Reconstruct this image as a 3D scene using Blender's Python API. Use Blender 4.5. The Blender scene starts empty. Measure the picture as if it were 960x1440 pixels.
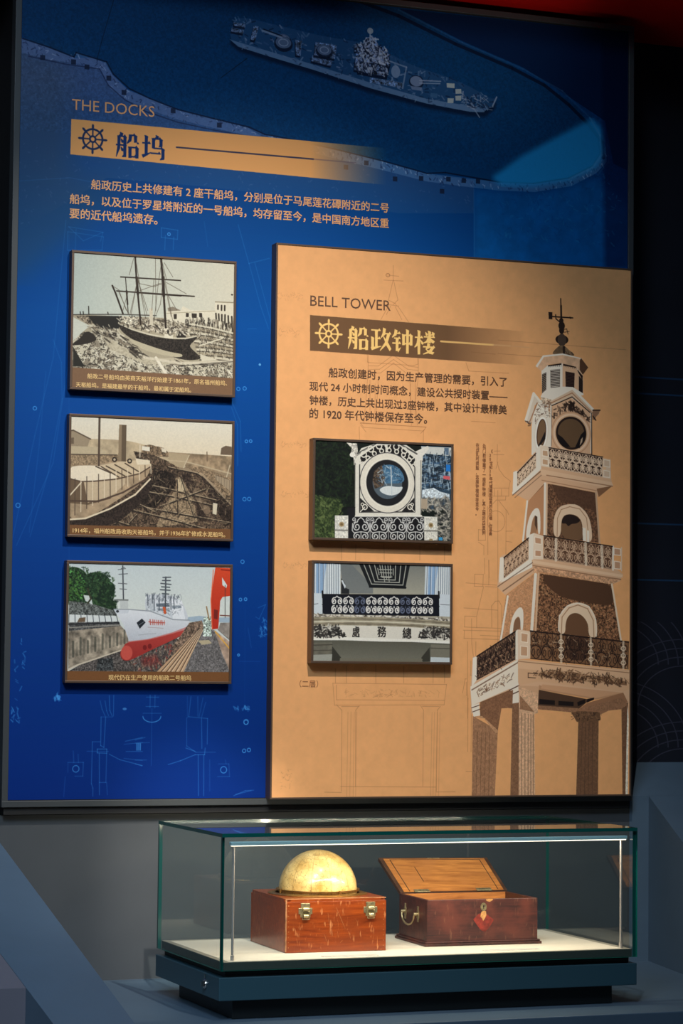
# Museum wall display: ship dock board, bell tower board, framed photographs and a glass case
import bpy, bmesh, math
import numpy as np
from mathutils import Vector, Matrix

sc = bpy.context.scene
COL = sc.collection

# ------------------------------------------------------------------ camera
CAM_POS = Vector((-1.37, -5.7303, 0.3108))
YAW, PITCH, ROLL, FPX = -0.365, 0.0622, 0.01, 3536.25
fw = Vector((-math.sin(YAW) * math.cos(PITCH), math.cos(YAW) * math.cos(PITCH), math.sin(PITCH)))
rt = Vector((math.cos(YAW), math.sin(YAW), 0))
up = rt.cross(fw)
R_ = rt * math.cos(ROLL) + up * math.sin(ROLL)
U_ = -rt * math.sin(ROLL) + up * math.cos(ROLL)
cam = bpy.data.cameras.new('camera')
co = bpy.data.objects.new('camera', cam)
COL.objects.link(co)
M = Matrix((R_, U_, -fw)).transposed().to_4x4()
M.translation = CAM_POS
co.matrix_world = M
cam.sensor_fit = 'VERTICAL'
cam.sensor_height = 36.0
cam.lens = FPX / 1440 * 36.0
cam.clip_start = 0.05
cam.clip_end = 60
sc.camera = co

# ------------------------------------------------------------------ world, exposure
w = bpy.data.worlds.new('world')
sc.world = w
w.use_nodes = True
w.node_tree.nodes['Background'].inputs[0].default_value = (0.45, 0.62, 1.0, 1)
w.node_tree.nodes['Background'].inputs[1].default_value = 0.016
sc.view_settings.view_transform = 'Standard'
sc.view_settings.look = 'None'
sc.view_settings.exposure = 0
sc.view_settings.gamma = 1
sc.view_settings.use_curve_mapping = False
sc.cycles.use_denoising = True
sc.cycles.max_bounces = 10
sc.cycles.transparent_max_bounces = 24
sc.cycles.sample_clamp_indirect = 4


# ------------------------------------------------------------------ lights of the hall, plus added fills
def aim(o, t):
    o.rotation_euler = (Vector(t) - o.location).to_track_quat('-Z', 'Y').to_euler()


def spot(name, loc, target, power, angle, blend, size, colour):
    l = bpy.data.lights.new(name, 'SPOT')
    l.energy = power
    l.spot_size = math.radians(angle)
    l.spot_blend = blend
    l.shadow_soft_size = size
    l.color = colour
    o = bpy.data.objects.new(name, l)
    COL.objects.link(o)
    o.location = loc
    aim(o, target)
    return o


def area(name, loc, target, power, sx, sy, colour):
    l = bpy.data.lights.new(name, 'AREA')
    l.shape = 'RECTANGLE'
    l.size, l.size_y = sx, sy
    l.energy = power
    l.color = colour
    o = bpy.data.objects.new(name, l)
    COL.objects.link(o)
    o.location = loc
    aim(o, target)
    return o


spot('track_spotlight', (0.5, -1.92, 2.35), (0.60, 0, 0.43), 216, 55, 1.0, 0.012, (1.0, 0.93, 0.84))
spot('added_hall_fill', (-1.0, -3.6, 3.0), (0.25, -0.3, 0.2), 360, 68, 1.0, 0.5, (0.66, 0.82, 1.0))  # added cool fill for the whole setting, no fixture of the hall
spot('added_side_fill', (-1.5, -3.0, 1.6), (-0.02, -0.7, -0.33), 120, 30, 1.0, 0.3, (0.62, 0.82, 1.0))  # added fill that brightens the left cheek and shelf
spot('case_spotlight_overhead', (-0.1, -2.3, 2.3), (0.50, 0, -0.24), 480, 11, 1.0, 0.02, (1.0, 0.92, 0.82))
spot('added_ceiling_fill', (1.1, -1.6, 1.0), (1.15, 0.05, 2.02), 24, 24, 1.0, 0.05, (1.0, 0.9, 0.8))  # added unseen fill, aimed up to brighten the red ceiling


# ------------------------------------------------------------------ helpers
def lin(c):
    def f(u):
        u = u / 255.0
        return u / 12.92 if u <= 0.04045 else ((u + 0.055) / 1.055) ** 2.4
    return tuple(f(x) for x in c) + (1.0,)


def mat(name, rgb, rough=0.5, metal=0.0, spec=0.5, var=0.0, scale=20, stretch=(1, 1, 1), rgb2=None, bump=0.0, coat=0.0, emit=None):
    m = bpy.data.materials.new(name)
    m.use_nodes = True
    nt = m.node_tree
    b = nt.nodes['Principled BSDF']
    b.inputs['Base Color'].default_value = lin(rgb)
    b.inputs['Roughness'].default_value = rough
    b.inputs['Metallic'].default_value = metal
    b.inputs['Specular IOR Level'].default_value = spec
    b.inputs['Coat Weight'].default_value = coat
    if emit:
        b.inputs['Emission Color'].default_value = lin(rgb)
        b.inputs['Emission Strength'].default_value = emit
    if var or rgb2 or bump:
        tc = nt.nodes.new('ShaderNodeTexCoord')
        mp = nt.nodes.new('ShaderNodeMapping')
        mp.inputs['Scale'].default_value = stretch
        nz = nt.nodes.new('ShaderNodeTexNoise')
        nz.inputs['Scale'].default_value = scale
        nz.inputs['Detail'].default_value = 8
        nz.inputs['Roughness'].default_value = 0.62
        nt.links.new(tc.outputs['Object'], mp.inputs[0])
        nt.links.new(mp.outputs[0], nz.inputs['Vector'])
        if var or rgb2:
            r = nt.nodes.new('ShaderNodeValToRGB')
            r.color_ramp.elements[0].position = 0.33
            r.color_ramp.elements[1].position = 0.67
            c2 = rgb2 or tuple(max(0, x * (1 - var)) for x in rgb)
            r.color_ramp.elements[0].color = lin(c2)
            r.color_ramp.elements[1].color = lin(rgb)
            nt.links.new(nz.outputs[0], r.inputs[0])
            nt.links.new(r.outputs[0], b.inputs['Base Color'])
        if bump:
            bp = nt.nodes.new('ShaderNodeBump')
            bp.inputs['Strength'].default_value = bump
            bp.inputs['Distance'].default_value = 0.002
            nt.links.new(nz.outputs[0], bp.inputs['Height'])
            nt.links.new(bp.outputs[0], b.inputs['Normal'])
    return m


def obj(name, bm, m, parent=None, smooth=False, bevel=0.0):
    me = bpy.data.meshes.new(name)
    if smooth:
        for f in bm.faces:
            f.smooth = True
    bmesh.ops.recalc_face_normals(bm, faces=bm.faces)
    bm.to_mesh(me)
    bm.free()
    o = bpy.data.objects.new(name, me)
    COL.objects.link(o)
    for x in (m if isinstance(m, (list, tuple)) else [m]):
        me.materials.append(x)
    if parent:
        o.parent = parent
    if bevel:
        md = o.modifiers.new('bevel', 'BEVEL')
        md.width = bevel
        md.segments = 2
        md.limit_method = 'ANGLE'
    return o


def thing(name, label, cat, loc=(0, 0, 0), rz=0, group=None):
    o = bpy.data.objects.new(name, None)
    COL.objects.link(o)
    o.location = loc
    o.rotation_euler = (0, 0, rz)
    o.empty_display_size = 0.05
    o['label'] = label
    o['category'] = cat
    if group:
        o['group'] = group
    return o


def box(bm, x0, x1, y0, y1, z0, z1):
    vs = [bm.verts.new((x, y, z)) for z in (z0, z1) for y in (y0, y1) for x in (x0, x1)]
    for f in ((0, 1, 3, 2), (4, 6, 7, 5), (0, 4, 5, 1), (2, 3, 7, 6), (0, 2, 6, 4), (1, 5, 7, 3)):
        bm.faces.new([vs[i] for i in f])
    return vs


def hexa(bm, p):
    """eight corners: four of the bottom in order, four of the top in order"""
    vs = [bm.verts.new(q) for q in p]
    for f in ((0, 3, 2, 1), (4, 5, 6, 7), (0, 1, 5, 4), (1, 2, 6, 5), (2, 3, 7, 6), (3, 0, 4, 7)):
        bm.faces.new([vs[i] for i in f])


def tube(bm, pts, r, n=12, closed=False):
    pts = [Vector(p) for p in pts]
    rings = []
    N = len(pts)
    prev = None
    for i, p in enumerate(pts):
        a = pts[(i - 1) % N] if (closed or i > 0) else p
        b = pts[(i + 1) % N] if (closed or i < N - 1) else p
        t = (b - a).normalized()
        if prev is None:
            u = t.orthogonal().normalized()
        else:
            u = (prev - t * prev.dot(t)).normalized()
        prev = u
        v = t.cross(u)
        rr = r[i] if isinstance(r, (list, tuple)) else r
        rings.append([bm.verts.new(p + (u * math.cos(k * 2 * math.pi / n) + v * math.sin(k * 2 * math.pi / n)) * rr) for k in range(n)])
    for i in range(N if closed else N - 1):
        A, B = rings[i], rings[(i + 1) % N]
        for k in range(n):
            bm.faces.new((A[k], A[(k + 1) % n], B[(k + 1) % n], B[k]))
    if not closed:
        bm.faces.new(rings[0][::-1])
        bm.faces.new(rings[-1])


def lathe(bm, prof, c=(0, 0, 0), n=48, axis='Z'):
    """prof: list of (r, h), closed profile when first == last"""
    rings = []
    for r, h in prof:
        ring = []
        for k in range(n):
            a = 2 * math.pi * k / n
            p = {'Z': (r * math.cos(a), r * math.sin(a), h), 'X': (h, r * math.cos(a), r * math.sin(a)), 'Y': (r * math.cos(a), h, r * math.sin(a))}[axis]
            ring.append(bm.verts.new((p[0] + c[0], p[1] + c[1], p[2] + c[2])))
        rings.append(ring)
    for A, B in zip(rings, rings[1:]):
        for k in range(n):
            bm.faces.new((A[k], A[(k + 1) % n], B[(k + 1) % n], B[k]))
    bmesh.ops.remove_doubles(bm, verts=bm.verts, dist=1e-6)


# ------------------------------------------------------------------ printed artwork, drawn with numpy (units: millimetres on the print)
rng = np.random.default_rng(7)


def _noise_tile(n, f0, octs, rough=0.55):
    out = np.zeros((n, n), np.float32)
    amp = 1.0
    f = f0
    tot = 0
    for _ in range(octs):
        g = rng.random((f + 1, f + 1)).astype(np.float32)
        g[-1] = g[0]
        g[:, -1] = g[:, 0]
        t = np.linspace(0, f, n, endpoint=False)
        i = t.astype(int)
        u = (t - i).astype(np.float32)
        u = u * u * (3 - 2 * u)
        a = g[i][:, i] * (1 - u)[None] + g[i][:, i + 1] * u[None]
        b = g[i + 1][:, i] * (1 - u)[None] + g[i + 1][:, i + 1] * u[None]
        out += amp * (a * (1 - u)[:, None] + b * u[:, None])
        tot += amp
        amp *= rough
        f = min(f * 2, n // 2)
    out /= tot
    return (out - out.mean()) / out.std()


NZ = {'soft': _noise_tile(1024, 8, 4), 'mid': _noise_tile(1024, 48, 4), 'fine': _noise_tile(1024, 220, 3, 0.8)}


def S(t):
    return [tuple(float(q) for q in p.split(',')) for p in t.split()]


def off(pts, dx, dy):
    return [(x + dx, y + dy) for x, y in pts]


class Art:
    def __init__(self, w, h, ppm, col):
        self.w, self.h, self.k = w, h, ppm
        self.W, self.H = int(round(w * ppm)), int(round(h * ppm))
        self.a = np.empty((self.H, self.W, 3), np.float32)
        self.a[:] = col

    def _bb(self, xs, ys, pad):
        x0 = max(0, int(math.floor(min(xs) - pad)))
        x1 = min(self.W, int(math.ceil(max(xs) + pad)) + 1)
        y0 = max(0, int(math.floor(min(ys) - pad)))
        y1 = min(self.H, int(math.ceil(max(ys) + pad)) + 1)
        return x0, x1, y0, y1

    def _put(self, bb, m, col, a, col2=None, horiz=False):
        x0, x1, y0, y1 = bb
        m = (m * a)[..., None].astype(np.float32)
        c = np.asarray(col, np.float32)
        if col2 is not None:
            n = (x1 - x0) if horiz else (y1 - y0)
            t = np.linspace(0, 1, n, dtype=np.float32)
            t = t[None, :, None] if horiz else t[:, None, None]
            c = c * (1 - t) + np.asarray(col2, np.float32) * t
        r = self.a[y0:y1, x0:x1]
        r *= 1 - m
        r += c * m

    def mask(self, pts, ss=3):
        k = self.k
        P = np.array(pts, float) * k
        bb = self._bb(P[:, 0], P[:, 1], 1)
        x0, x1, y0, y1 = bb
        if x1 <= x0 or y1 <= y0:
            return None, None
        ys = y0 + (np.arange((y1 - y0) * ss) + .5) / ss
        xs = x0 + (np.arange((x1 - x0) * ss) + .5) / ss
        ins = np.zeros((len(ys), len(xs)), bool)
        Q = np.roll(P, -1, 0)
        for (ax, ay), (bx, by) in zip(P, Q):
            if ay == by:
                continue
            sel = (ys >= min(ay, by)) & (ys < max(ay, by))
            if not sel.any():
                continue
            xi = ax + (ys[sel] - ay) * (bx - ax) / (by - ay)
            ins[sel] ^= xs[None, :] < xi[:, None]
        return bb, ins.reshape(y1 - y0, ss, x1 - x0, ss).mean((1, 3)).astype(np.float32)

    def poly(self, pts, col, a=1.0, col2=None, horiz=False, tex=0, kind='mid', thr=None, soft=0, sm=0):
        if isinstance(pts, str):
            pts = S(pts)
        for _ in range(sm):
            q = []
            for p, r in zip(pts, pts[1:] + pts[:1]):
                d = math.hypot(r[0] - p[0], r[1] - p[1])
                f = .25 if d < 60 else 12 / d
                q += [(p[0] + (r[0] - p[0]) * f, p[1] + (r[1] - p[1]) * f), (p[0] + (r[0] - p[0]) * (1 - f), p[1] + (r[1] - p[1]) * (1 - f))]
            pts = q
        bb, m = self.mask(pts, 3 if self.W * self.H < 9e5 or len(pts) < 60 else 2)
        if bb is None:
            return
        if soft:
            n = max(1, int(soft * self.k))
            for ax in (0, 1):
                c = np.cumsum(np.pad(m, [(n + 1, n) if ax == i else (0, 0) for i in (0, 1)], mode='edge'), ax)
                L = m.shape[ax]
                m = (np.take(c, np.arange(2 * n + 1, 2 * n + 1 + L), ax) - np.take(c, np.arange(0, L), ax)) / (2 * n + 1)
        if thr is not None:
            t = self._nz(bb, kind)
            m = m * np.clip((t - thr) * 2.5 + .5, 0, 1)
        self._put(bb, m, col, a, col2, horiz)
        if tex:
            self._mod(bb, m, tex, kind)

    def _nz(self, bb, kind):
        x0, x1, y0, y1 = bb
        t = NZ[kind]
        n = t.shape[0]
        return t[np.arange(y0, y1) % n][:, np.arange(x0, x1) % n]

    def _mod(self, bb, m, s, kind):
        x0, x1, y0, y1 = bb
        self.a[y0:y1, x0:x1] *= np.clip(1 + (m * s * self._nz(bb, kind))[..., None], .05, 3)

    def line(self, pts, wd, col, a=1.0):
        if isinstance(pts, str):
            pts = S(pts)
        k = self.k
        P = np.array(pts, float) * k
        r = max(wd * k / 2, 0.35)
        aa = a * min(1, wd * k / .7)
        for (ax, ay), (bx, by) in zip(P, P[1:]):
            bb = self._bb((ax, bx), (ay, by), r + 1)
            x0, x1, y0, y1 = bb
            if x1 <= x0 or y1 <= y0:
                continue
            X = np.arange(x0, x1)[None, :] + .5
            Y = np.arange(y0, y1)[:, None] + .5
            dx, dy = bx - ax, by - ay
            L = dx * dx + dy * dy + 1e-9
            t = np.clip(((X - ax) * dx + (Y - ay) * dy) / L, 0, 1)
            d = np.hypot(X - ax - t * dx, Y - ay - t * dy)
            self._put(bb, np.clip(r + .5 - d, 0, 1), col, aa)

    def ell(self, c, rx, ry, col, a=1.0, n=40, wd=None, a0=0, a1=360, rot=0, **kw):
        if isinstance(c, str):
            c = S(c)[0]
        th = np.radians(np.linspace(a0, a1, n + 1))
        cr, sr = math.cos(math.radians(rot)), math.sin(math.radians(rot))
        pts = [(c[0] + rx * math.cos(t) * cr - ry * math.sin(t) * sr, c[1] + rx * math.cos(t) * sr + ry * math.sin(t) * cr) for t in th]
        if wd is None:
            self.poly(pts, col, a, **kw)
        else:
            self.line(pts, wd, col, a)

    def specks(self, pts, n, ln, wd, cols, ang=0, jit=30, a=.8, seed=1):
        if isinstance(pts, str):
            pts = S(pts)
        g = np.random.default_rng(seed)
        P = np.array(pts, float)
        lo, hi = P.min(0), P.max(0)
        Q = np.roll(P, -1, 0)
        c = lo + (hi - lo) * g.random((n, 2))
        ins = np.zeros(n, bool)
        for (ax, ay), (bx, by) in zip(P, Q):
            if ay == by:
                continue
            s = (c[:, 1] >= min(ay, by)) & (c[:, 1] < max(ay, by))
            ins ^= s & (c[:, 0] < ax + (c[:, 1] - ay) * (bx - ax) / (by - ay))
        for x, y in c[ins]:
            t = math.radians(ang + g.normal() * jit)
            l = ln * (.4 + g.random()) / 2
            self.line([(x - math.cos(t) * l, y - math.sin(t) * l), (x + math.cos(t) * l, y + math.sin(t) * l)], wd * (.6 + .8 * g.random()), cols[g.integers(len(cols))], a * (.6 + .4 * g.random()))

    def film(self, grain, blur=0):
        """grain and a little softness of a photographic print"""
        if blur:
            for ax in (0, 1):
                self.a = (1 - blur) * self.a + blur * .5 * (np.roll(self.a, 1, ax) + np.roll(self.a, -1, ax))
        g = rng.normal(0, 1, self.a.shape[:2]).astype(np.float32)
        self._mod((0, self.W, 0, self.H), 1.0, grain, 'fine')
        self.a *= (1 + g * grain * .6)[..., None]

    def image(self, name):
        im = bpy.data.images.new(name, self.W, self.H)
        px = np.ones((self.H, self.W, 4), np.float32)
        px[..., :3] = np.clip(self.a[::-1] / 255.0, 0, 1)
        im.pixels.foreach_set(px.ravel())
        im.update()
        return im


def quad(q, u, v):
    """bilinear point of quad q (tl, tr, br, bl)"""
    return tuple((1 - v) * ((1 - u) * q[0][i] + u * q[1][i]) + v * ((1 - u) * q[3][i] + u * q[2][i]) for i in (0, 1))


def arc_in(A, q, cu, cv, ru, rv, a0, a1, wd, col, a=1.0, n=12):
    A.line([quad(q, cu + ru * math.cos(math.radians(t)), cv + rv * math.sin(math.radians(t))) for t in np.linspace(a0, a1, n)], wd, col, a)


def scroll(A, q, cu, cv, ru, rv, t0, turns, wd, col, a=1.0):
    """spiral curl that tightens towards its eye"""
    n = int(14 * abs(turns)) + 4
    pts = []
    for i in range(n + 1):
        f = i / n
        t = math.radians(t0 + 360 * turns * f)
        k = 1 - .72 * f
        pts.append(quad(q, cu + ru * k * math.cos(t), cv + rv * k * math.sin(t)))
    A.line(pts, wd, col, a)
    A.ell(pts[-1], wd * .8, wd * .8, col, a, n=8)


def ironwork(A, q, nx, wd, col, a=1.0):
    """two rows of heart shaped scrolls in a bilinear quad"""
    for i in range(nx):
        u = (i + .5) / nx
        r = .5 / nx
        for s in (-1, 1):
            scroll(A, q, u + s * r * .48, .28, r * .44, .19, 90 if s > 0 else 90, s * 1.4, wd, col, a)
            scroll(A, q, u + s * r * .48, .72, r * .46, .2, 250 if s > 0 else 290, s * 1.4, wd, col, a)
            A.line([quad(q, u, .97), quad(q, u + s * r * .5, .9), quad(q, u + s * r * .92, .74), quad(q, u + s * r * .8, .55), quad(q, u, .47), quad(q, u + s * r * .3, .1), quad(q, u, .02)], wd, col, a)
        A.line([quad(q, u + r, 0), quad(q, u + r, 1)], wd * .8, col, a)
    for v in (0.02, .5, .98):
        A.line([quad(q, 0, v), quad(q, 1, v)], wd, col, a)


def wheel(A, c, r, col, hub=None):
    A.ell(c, r * .68, r * .68, col, wd=r * .13)
    A.ell(c, r * .2, r * .2, col, wd=r * .12)
    for k in range(8):
        t = k * math.pi / 4
        d = (math.cos(t), math.sin(t))
        A.line([(c[0] + d[0] * r * .2, c[1] + d[1] * r * .2), (c[0] + d[0] * r * .98, c[1] + d[1] * r * .98)], r * .095, col)
        A.line([(c[0] + d[0] * r * .78, c[1] + d[1] * r * .78), (c[0] + d[0] * r * .93, c[1] + d[1] * r * .93)], r * .15, col)


# heavy song-style glyphs on a 100 x 100 grid; H bar, V stem, P left sweep, N right sweep, T rising stroke, D dot, K corner hook
GLYPH = {
    '船': 'P24,0,12,17 P13,14,3,98 V38,16,90 H10,44,16 D20,26,28,40 D20,58,28,72 H0,46,50 K38,90,26,97 P62,6,48,44 H60,84,9 V83,9,36 K83,36,99,42 H57,94,56 V60,56,97 V90,56,97 H60,90,92',
    '坞': 'V19,6,82 H2,38,34 T0,88,40,70 P66,0,58,14 H47,84,15 V50,15,52 V82,15,40 K82,40,72,46 H50,92,52 V91,52,90 K91,88,78,97 H38,82,72',
    '政': 'H2,48,12 V27,12,84 H27,48,46 V9,42,84 T0,92,52,78 P66,0,50,44 H60,98,24 P86,24,46,98 N60,36,100,96',
    '钟': 'P20,0,2,36 H16,42,16 H10,42,37 H2,44,58 V25,38,90 T25,92,44,76 V56,20,64 V93,20,64 H54,96,22 H56,93,58 V75,0,99',
    '楼': 'H0,40,28 V20,0,99 P19,32,0,72 D25,38,38,56 D50,4,58,18 P90,2,78,18 H44,98,24 V71,0,50 P68,28,44,52 N73,28,98,50 H40,99,66 P68,50,54,78 N54,76,96,96 P88,66,42,99',
}


def glyph(A, ch, x, y, w, h, col):
    def pt(a, b):
        return (x + a * w / 100, y + b * h / 100)
    for t in GLYPH[ch].split():
        k = t[0]
        v = [float(q) for q in t[1:].split(',')]
        if k == 'H':
            x0, x1, yy = v
            P = [(x0, yy - 3), (x1 - 11, yy - 3), (x1 - 7, yy - 9), (x1, yy), (x1, yy + 3), (x0, yy + 3)]
        elif k == 'V':
            xx, y0, y1 = v
            P = [(xx - 8.5, y0 - 3), (xx + 3, y0 - 1), (xx + 8.5, y0 + 3), (xx + 7, y0 + 8), (xx + 7, y1), (xx - 6, y1 + 1), (xx - 6.5, y0 + 5)]
        elif k == 'P':
            x0, y0, x1, y1 = v
            mx, my = x0 * .62 + x1 * .38 + 2, (y0 + y1) / 2 + 3
            P = [(x0 - 7, y0 - 1), (x0 + 7, y0 + 4), (mx + 7, my + 4), (x1, y1), (x1 - 2, y1 - 3), (mx - 5, my - 3)]
        elif k == 'N':
            x0, y0, x1, y1 = v
            mx, my = x0 * .5 + x1 * .5, (y0 + y1) / 2 + 4
            P = [(x0 - 1, y0), (x0 + 3, y0), (mx + 6, my - 6), (x1, y1 - 9), (x1 - 8, y1 + 1), (mx - 5, my + 4)]
        elif k == 'T':
            x0, y0, x1, y1 = v
            P = [(x0, y0 - 8), (x1, y1 - 2), (x1, y1 + 1), (x0 + 6, y0 + 5)]
        elif k == 'D':
            x0, y0, x1, y1 = v
            P = [(x0, y0), (x0 + 3, y0 - 1), (x1 + 6, y1 - 6), (x1 + 2, y1 + 2), (x1 - 5, y1)]
        else:
            x0, y0, x1, y1 = v
            P = [(x0 - 6, y0 - 2), (x0 + 7, y0 - 2), (x0 + 6, y0 + 6), (x1, y1), (x1 + (3 if x1 < x0 else -3), y1 - 7)]
        A.poly([pt(*p) for p in P], col)


# ---- large blue board: aerial view of a warship in a dock, blueprint lines
def art_blue():
    A = Art(1600, 1959, 1.0, (0, 76, 150))
    H = A.H
    yy = np.linspace(0, 1, H)[:, None]
    for i, (a, b, c) in enumerate(((0, 0, 0), (58, 78, 42), (108, 154, 120))):
        A.a[:, :, i] = np.interp(yy, (0, .42, 1), (a, b, c))
    # water basin
    WATER = "-9,83 787,-1 958,3 1113,65 1271,116 1381,167 1456,206 1509,266 1519,320 1503,353 1432,392 1332,414 1233,418 1116,411 1039,410 924,389 810,370 698,357 615,350 569,333 478,322 388,307 316,286 263,270 224,238 206,212 174,201 131,205 70,188 1,171"
    A.poly(WATER, (3, 56, 100), col2=(2, 66, 116), sm=2)
    LAND = "-2,174 70,191 131,209 174,203 206,214 224,241 263,274 316,289 388,311 478,325 569,338 615,353 698,360 810,374 924,393 1039,414 1167,420 1167,503 963,518 663,497 444,491 214,489 -8,641"
    bb, m = A.mask(S(LAND))
    fade = np.clip(np.linspace(1.25, -.05, m.shape[0]), 0, 1)[:, None]
    A._put(bb, m * fade, (84, 102, 146), .8)
    A.poly("-11,175 122,223 124,496 267,505 -5,758", (70, 84, 100), .4, soft=40)
    A._mod((0, A.W, 0, int(H * .2)), 1.0, .05, 'fine')
    # quay strip
    Q1 = "1,172 70,189 129,206 134,195 209,212 224,239 263,272 316,288 388,309 478,323 560,335 602,356 560,356 478,346 379,332 308,313 256,297 219,274 197,233 166,223 70,218 2,208"
    A.poly(Q1, (110, 134, 182), .5)
    Q2 = "615,350 698,359 810,374 924,391 1039,412 1136,415 1233,418 1332,414 1432,392 1499,355 1519,322 1537,300 1539,342 1509,374 1438,413 1336,436 1234,440 1136,437 1035,432 924,414 807,397 698,380 634,376"
    A.poly(Q2, (96, 140, 190), .62)
    A.specks(Q1, 900, 6, 2.2, [(30, 46, 84), (40, 60, 100), (160, 178, 214)], 20, 60, .75, 3)
    A.specks(LAND, 1400, 5, 2.4, [(60, 76, 116), (118, 136, 176)], 30, 60, .22, 33)
    A.specks(WATER, 1600, 9, 2.2, [(0, 40, 78), (20, 84, 130)], 20, 25, .22, 34)
    A.specks(Q2, 1300, 6, 2.2, [(20, 44, 90), (30, 60, 110), (170, 196, 230)], 80, 30, .75, 4)
    A.line("4,174 70,189 129,206 134,195 209,210 226,238 267,270 316,288 388,309 478,323 569,336 609,350 698,359 810,374 924,391 1039,412 1089,406 1233,418 1332,414 1432,392 1499,355 1519,322 1513,275", 3.5, (6, 24, 50), .8)
    A.line("19,215 105,225 192,229 214,266 255,297 308,321 388,340 478,351 569,359", 3, (30, 44, 80), .7)
    for p in S("53,215 128,218 161,227 215,249 253,280 376,313 493,338 822,414 876,399 953,433 1023,426 1080,454 1097,422 1139,422 1178,421"):
        A.poly([(p[0] - 6, p[1] - 6), (p[0] + 6, p[1] - 6), (p[0] + 6, p[1] + 6), (p[0] - 6, p[1] + 6)], (22, 34, 60), .85)
    # top quay in the shade and the round end of the dock
    A.poly("806,-3 958,3 1133,68 1301,119 1411,173 1533,236 1558,345 1599,360 1598,-1 958,3", (0, 28, 66), .85)
    A.line("844,-7 958,21 1113,77 1271,124 1361,159 1431,204 1488,251 1525,292 1529,332", 9, (0, 18, 44), .8)
    A.line("958,6 1133,72 1301,123 1411,169 1504,242 1541,300 1544,342 1513,378", 4, (60, 100, 150), .4)
    A.poly("1214,409 1302,344 1412,280 1496,232 1525,255 1535,319 1509,360 1432,399 1332,421 1243,428", (34, 166, 236), .8, soft=9)  # bright wedge: light falling across the board, painted into the print
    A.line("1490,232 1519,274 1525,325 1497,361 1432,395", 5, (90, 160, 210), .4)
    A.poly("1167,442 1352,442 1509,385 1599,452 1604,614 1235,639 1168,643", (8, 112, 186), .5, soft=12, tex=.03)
    A.poly("1522,33 1602,25 1604,614 1534,619", (0, 12, 50), .55, soft=8)  # dark right strip: fall-off of the board's light, painted into the print
    A.specks("1234,444 1433,432 1533,365 1595,471 1575,565 1234,552", 260, 9, 3, [(60, 150, 200), (0, 50, 110)], 20, 60, .25, 5)
    A.line("1167,442 1170,638", 2, (60, 120, 180), .4)
    A.line("495,222 562,167", 2, (0, 20, 40), .7)
    A.line("224,59 195,165 185,209", 2, (0, 20, 44), .6)
    # the warship seen from above
    hull = "515,124 525,74 556,67 658,80 751,92 883,100 998,143 1114,168 1177,191 1212,209 1226,203 1220,223 1193,244 1154,246 1037,236 884,211 733,179 622,158 539,141"
    A.poly(off(S(hull), 2, 12), (0, 16, 40), .7, soft=4)
    A.poly(hull, (30, 74, 118), sm=2)
    A.poly("515,124 539,141 622,158 733,179 884,211 1037,236 1154,246 1193,244 1201,234 1037,224 884,197 733,166 622,145 526,127", (110, 140, 176), .75)
    A.specks(hull, 700, 9, 3, [(110, 134, 168), (10, 30, 60), (60, 96, 140), (140, 160, 190)], 22, 40, .6, 8)
    L, D = (148, 164, 190), (6, 18, 40)
    for t in ("525,81 557,83 556,92 527,90", "521,96 553,99 551,108 520,105", "578,85 591,86 582,122 570,120", "686,109 703,110 700,148 688,147", "731,143 784,151 780,166 728,158", "739,109 795,112 790,147 735,143", "842,104 850,104 848,122 842,123", "856,114 864,115 865,173 841,169 845,138"):
        P = S(t)
        A.poly(off(P, -2, 5), D, .8)
        A.poly(P, (96, 116, 148), .85, tex=.3, kind='fine')
    for c, r in (("655,110", 20), ("655,119", 24), ("762,127", 22)):
        c = S(c)[0]
        A.ell((c[0], c[1] + 4), r, r * .8, D, .8)
        A.ell(c, r * .85, r * .6, (90, 112, 146), .9)
        A.ell(c, r * .5, r * .35, L, .7, wd=2)
    A.line("601,95 650,107", 5, L, .7)
    A.line("603,91 651,103", 3, D, .9)
    sup = "845,105 866,99 870,87 886,80 899,84 903,100 930,109 935,140 925,178 912,177 846,172"
    A.poly(off(S(sup), 3, 8), D, .8)
    A.poly(sup, (84, 104, 138), .9, tex=.45, kind='fine')
    A.specks(sup, 420, 11, 3, [(190, 200, 215), (12, 24, 48), (150, 164, 190)], 60, 50, .8, 9)
    A.line("882,66 884,101 870,111 870,99 897,83", 3, L, .8)
    A.ell("883,67", 8, 8, (150, 160, 170), .9)
    A.poly("883,184 971,189 969,203 883,197", (100, 120, 152), .8, tex=.3, kind='fine')
    A.line("935,138 981,149 971,203", 4, L, .6)
    A.ell("952,163", 12, 16, (130, 150, 180), .8)
    A.ell("1008,184", 20, 17, D, .7)
    A.ell("1008,182", 17, 13, (120, 140, 172), .9)
    A.poly("992,195 1023,196 1021,205 996,204", (110, 130, 162), .9)
    A.line("1017,179 1074,176", 3, L, .8)
    A.line("1017,186 1072,182", 3, L, .7)
    for t in ("1090,179 1112,178 1112,190 1091,190", "1114,192 1130,190 1131,202 1115,204", "1114,209 1131,207 1130,220 1115,221", "1093,217 1110,216 1109,228 1093,229"):
        A.poly(t, (190, 196, 190), .85)
    A.poly("1047,208 1066,208 1064,220 1046,219", (70, 110, 150), .6)
    A.specks("1131,200 1217,212 1217,232 1183,247 1140,231", 90, 14, 2.5, [(150, 165, 190), (10, 26, 52)], 20, 40, .7, 11)
    A.line("1217,226 1228,202", 4, L, .8)
    A.line("1147,232 1166,238 1181,258", 3, L, .7)
    # blueprint drawing under the photographs
    c = (70, 150, 225)
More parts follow.
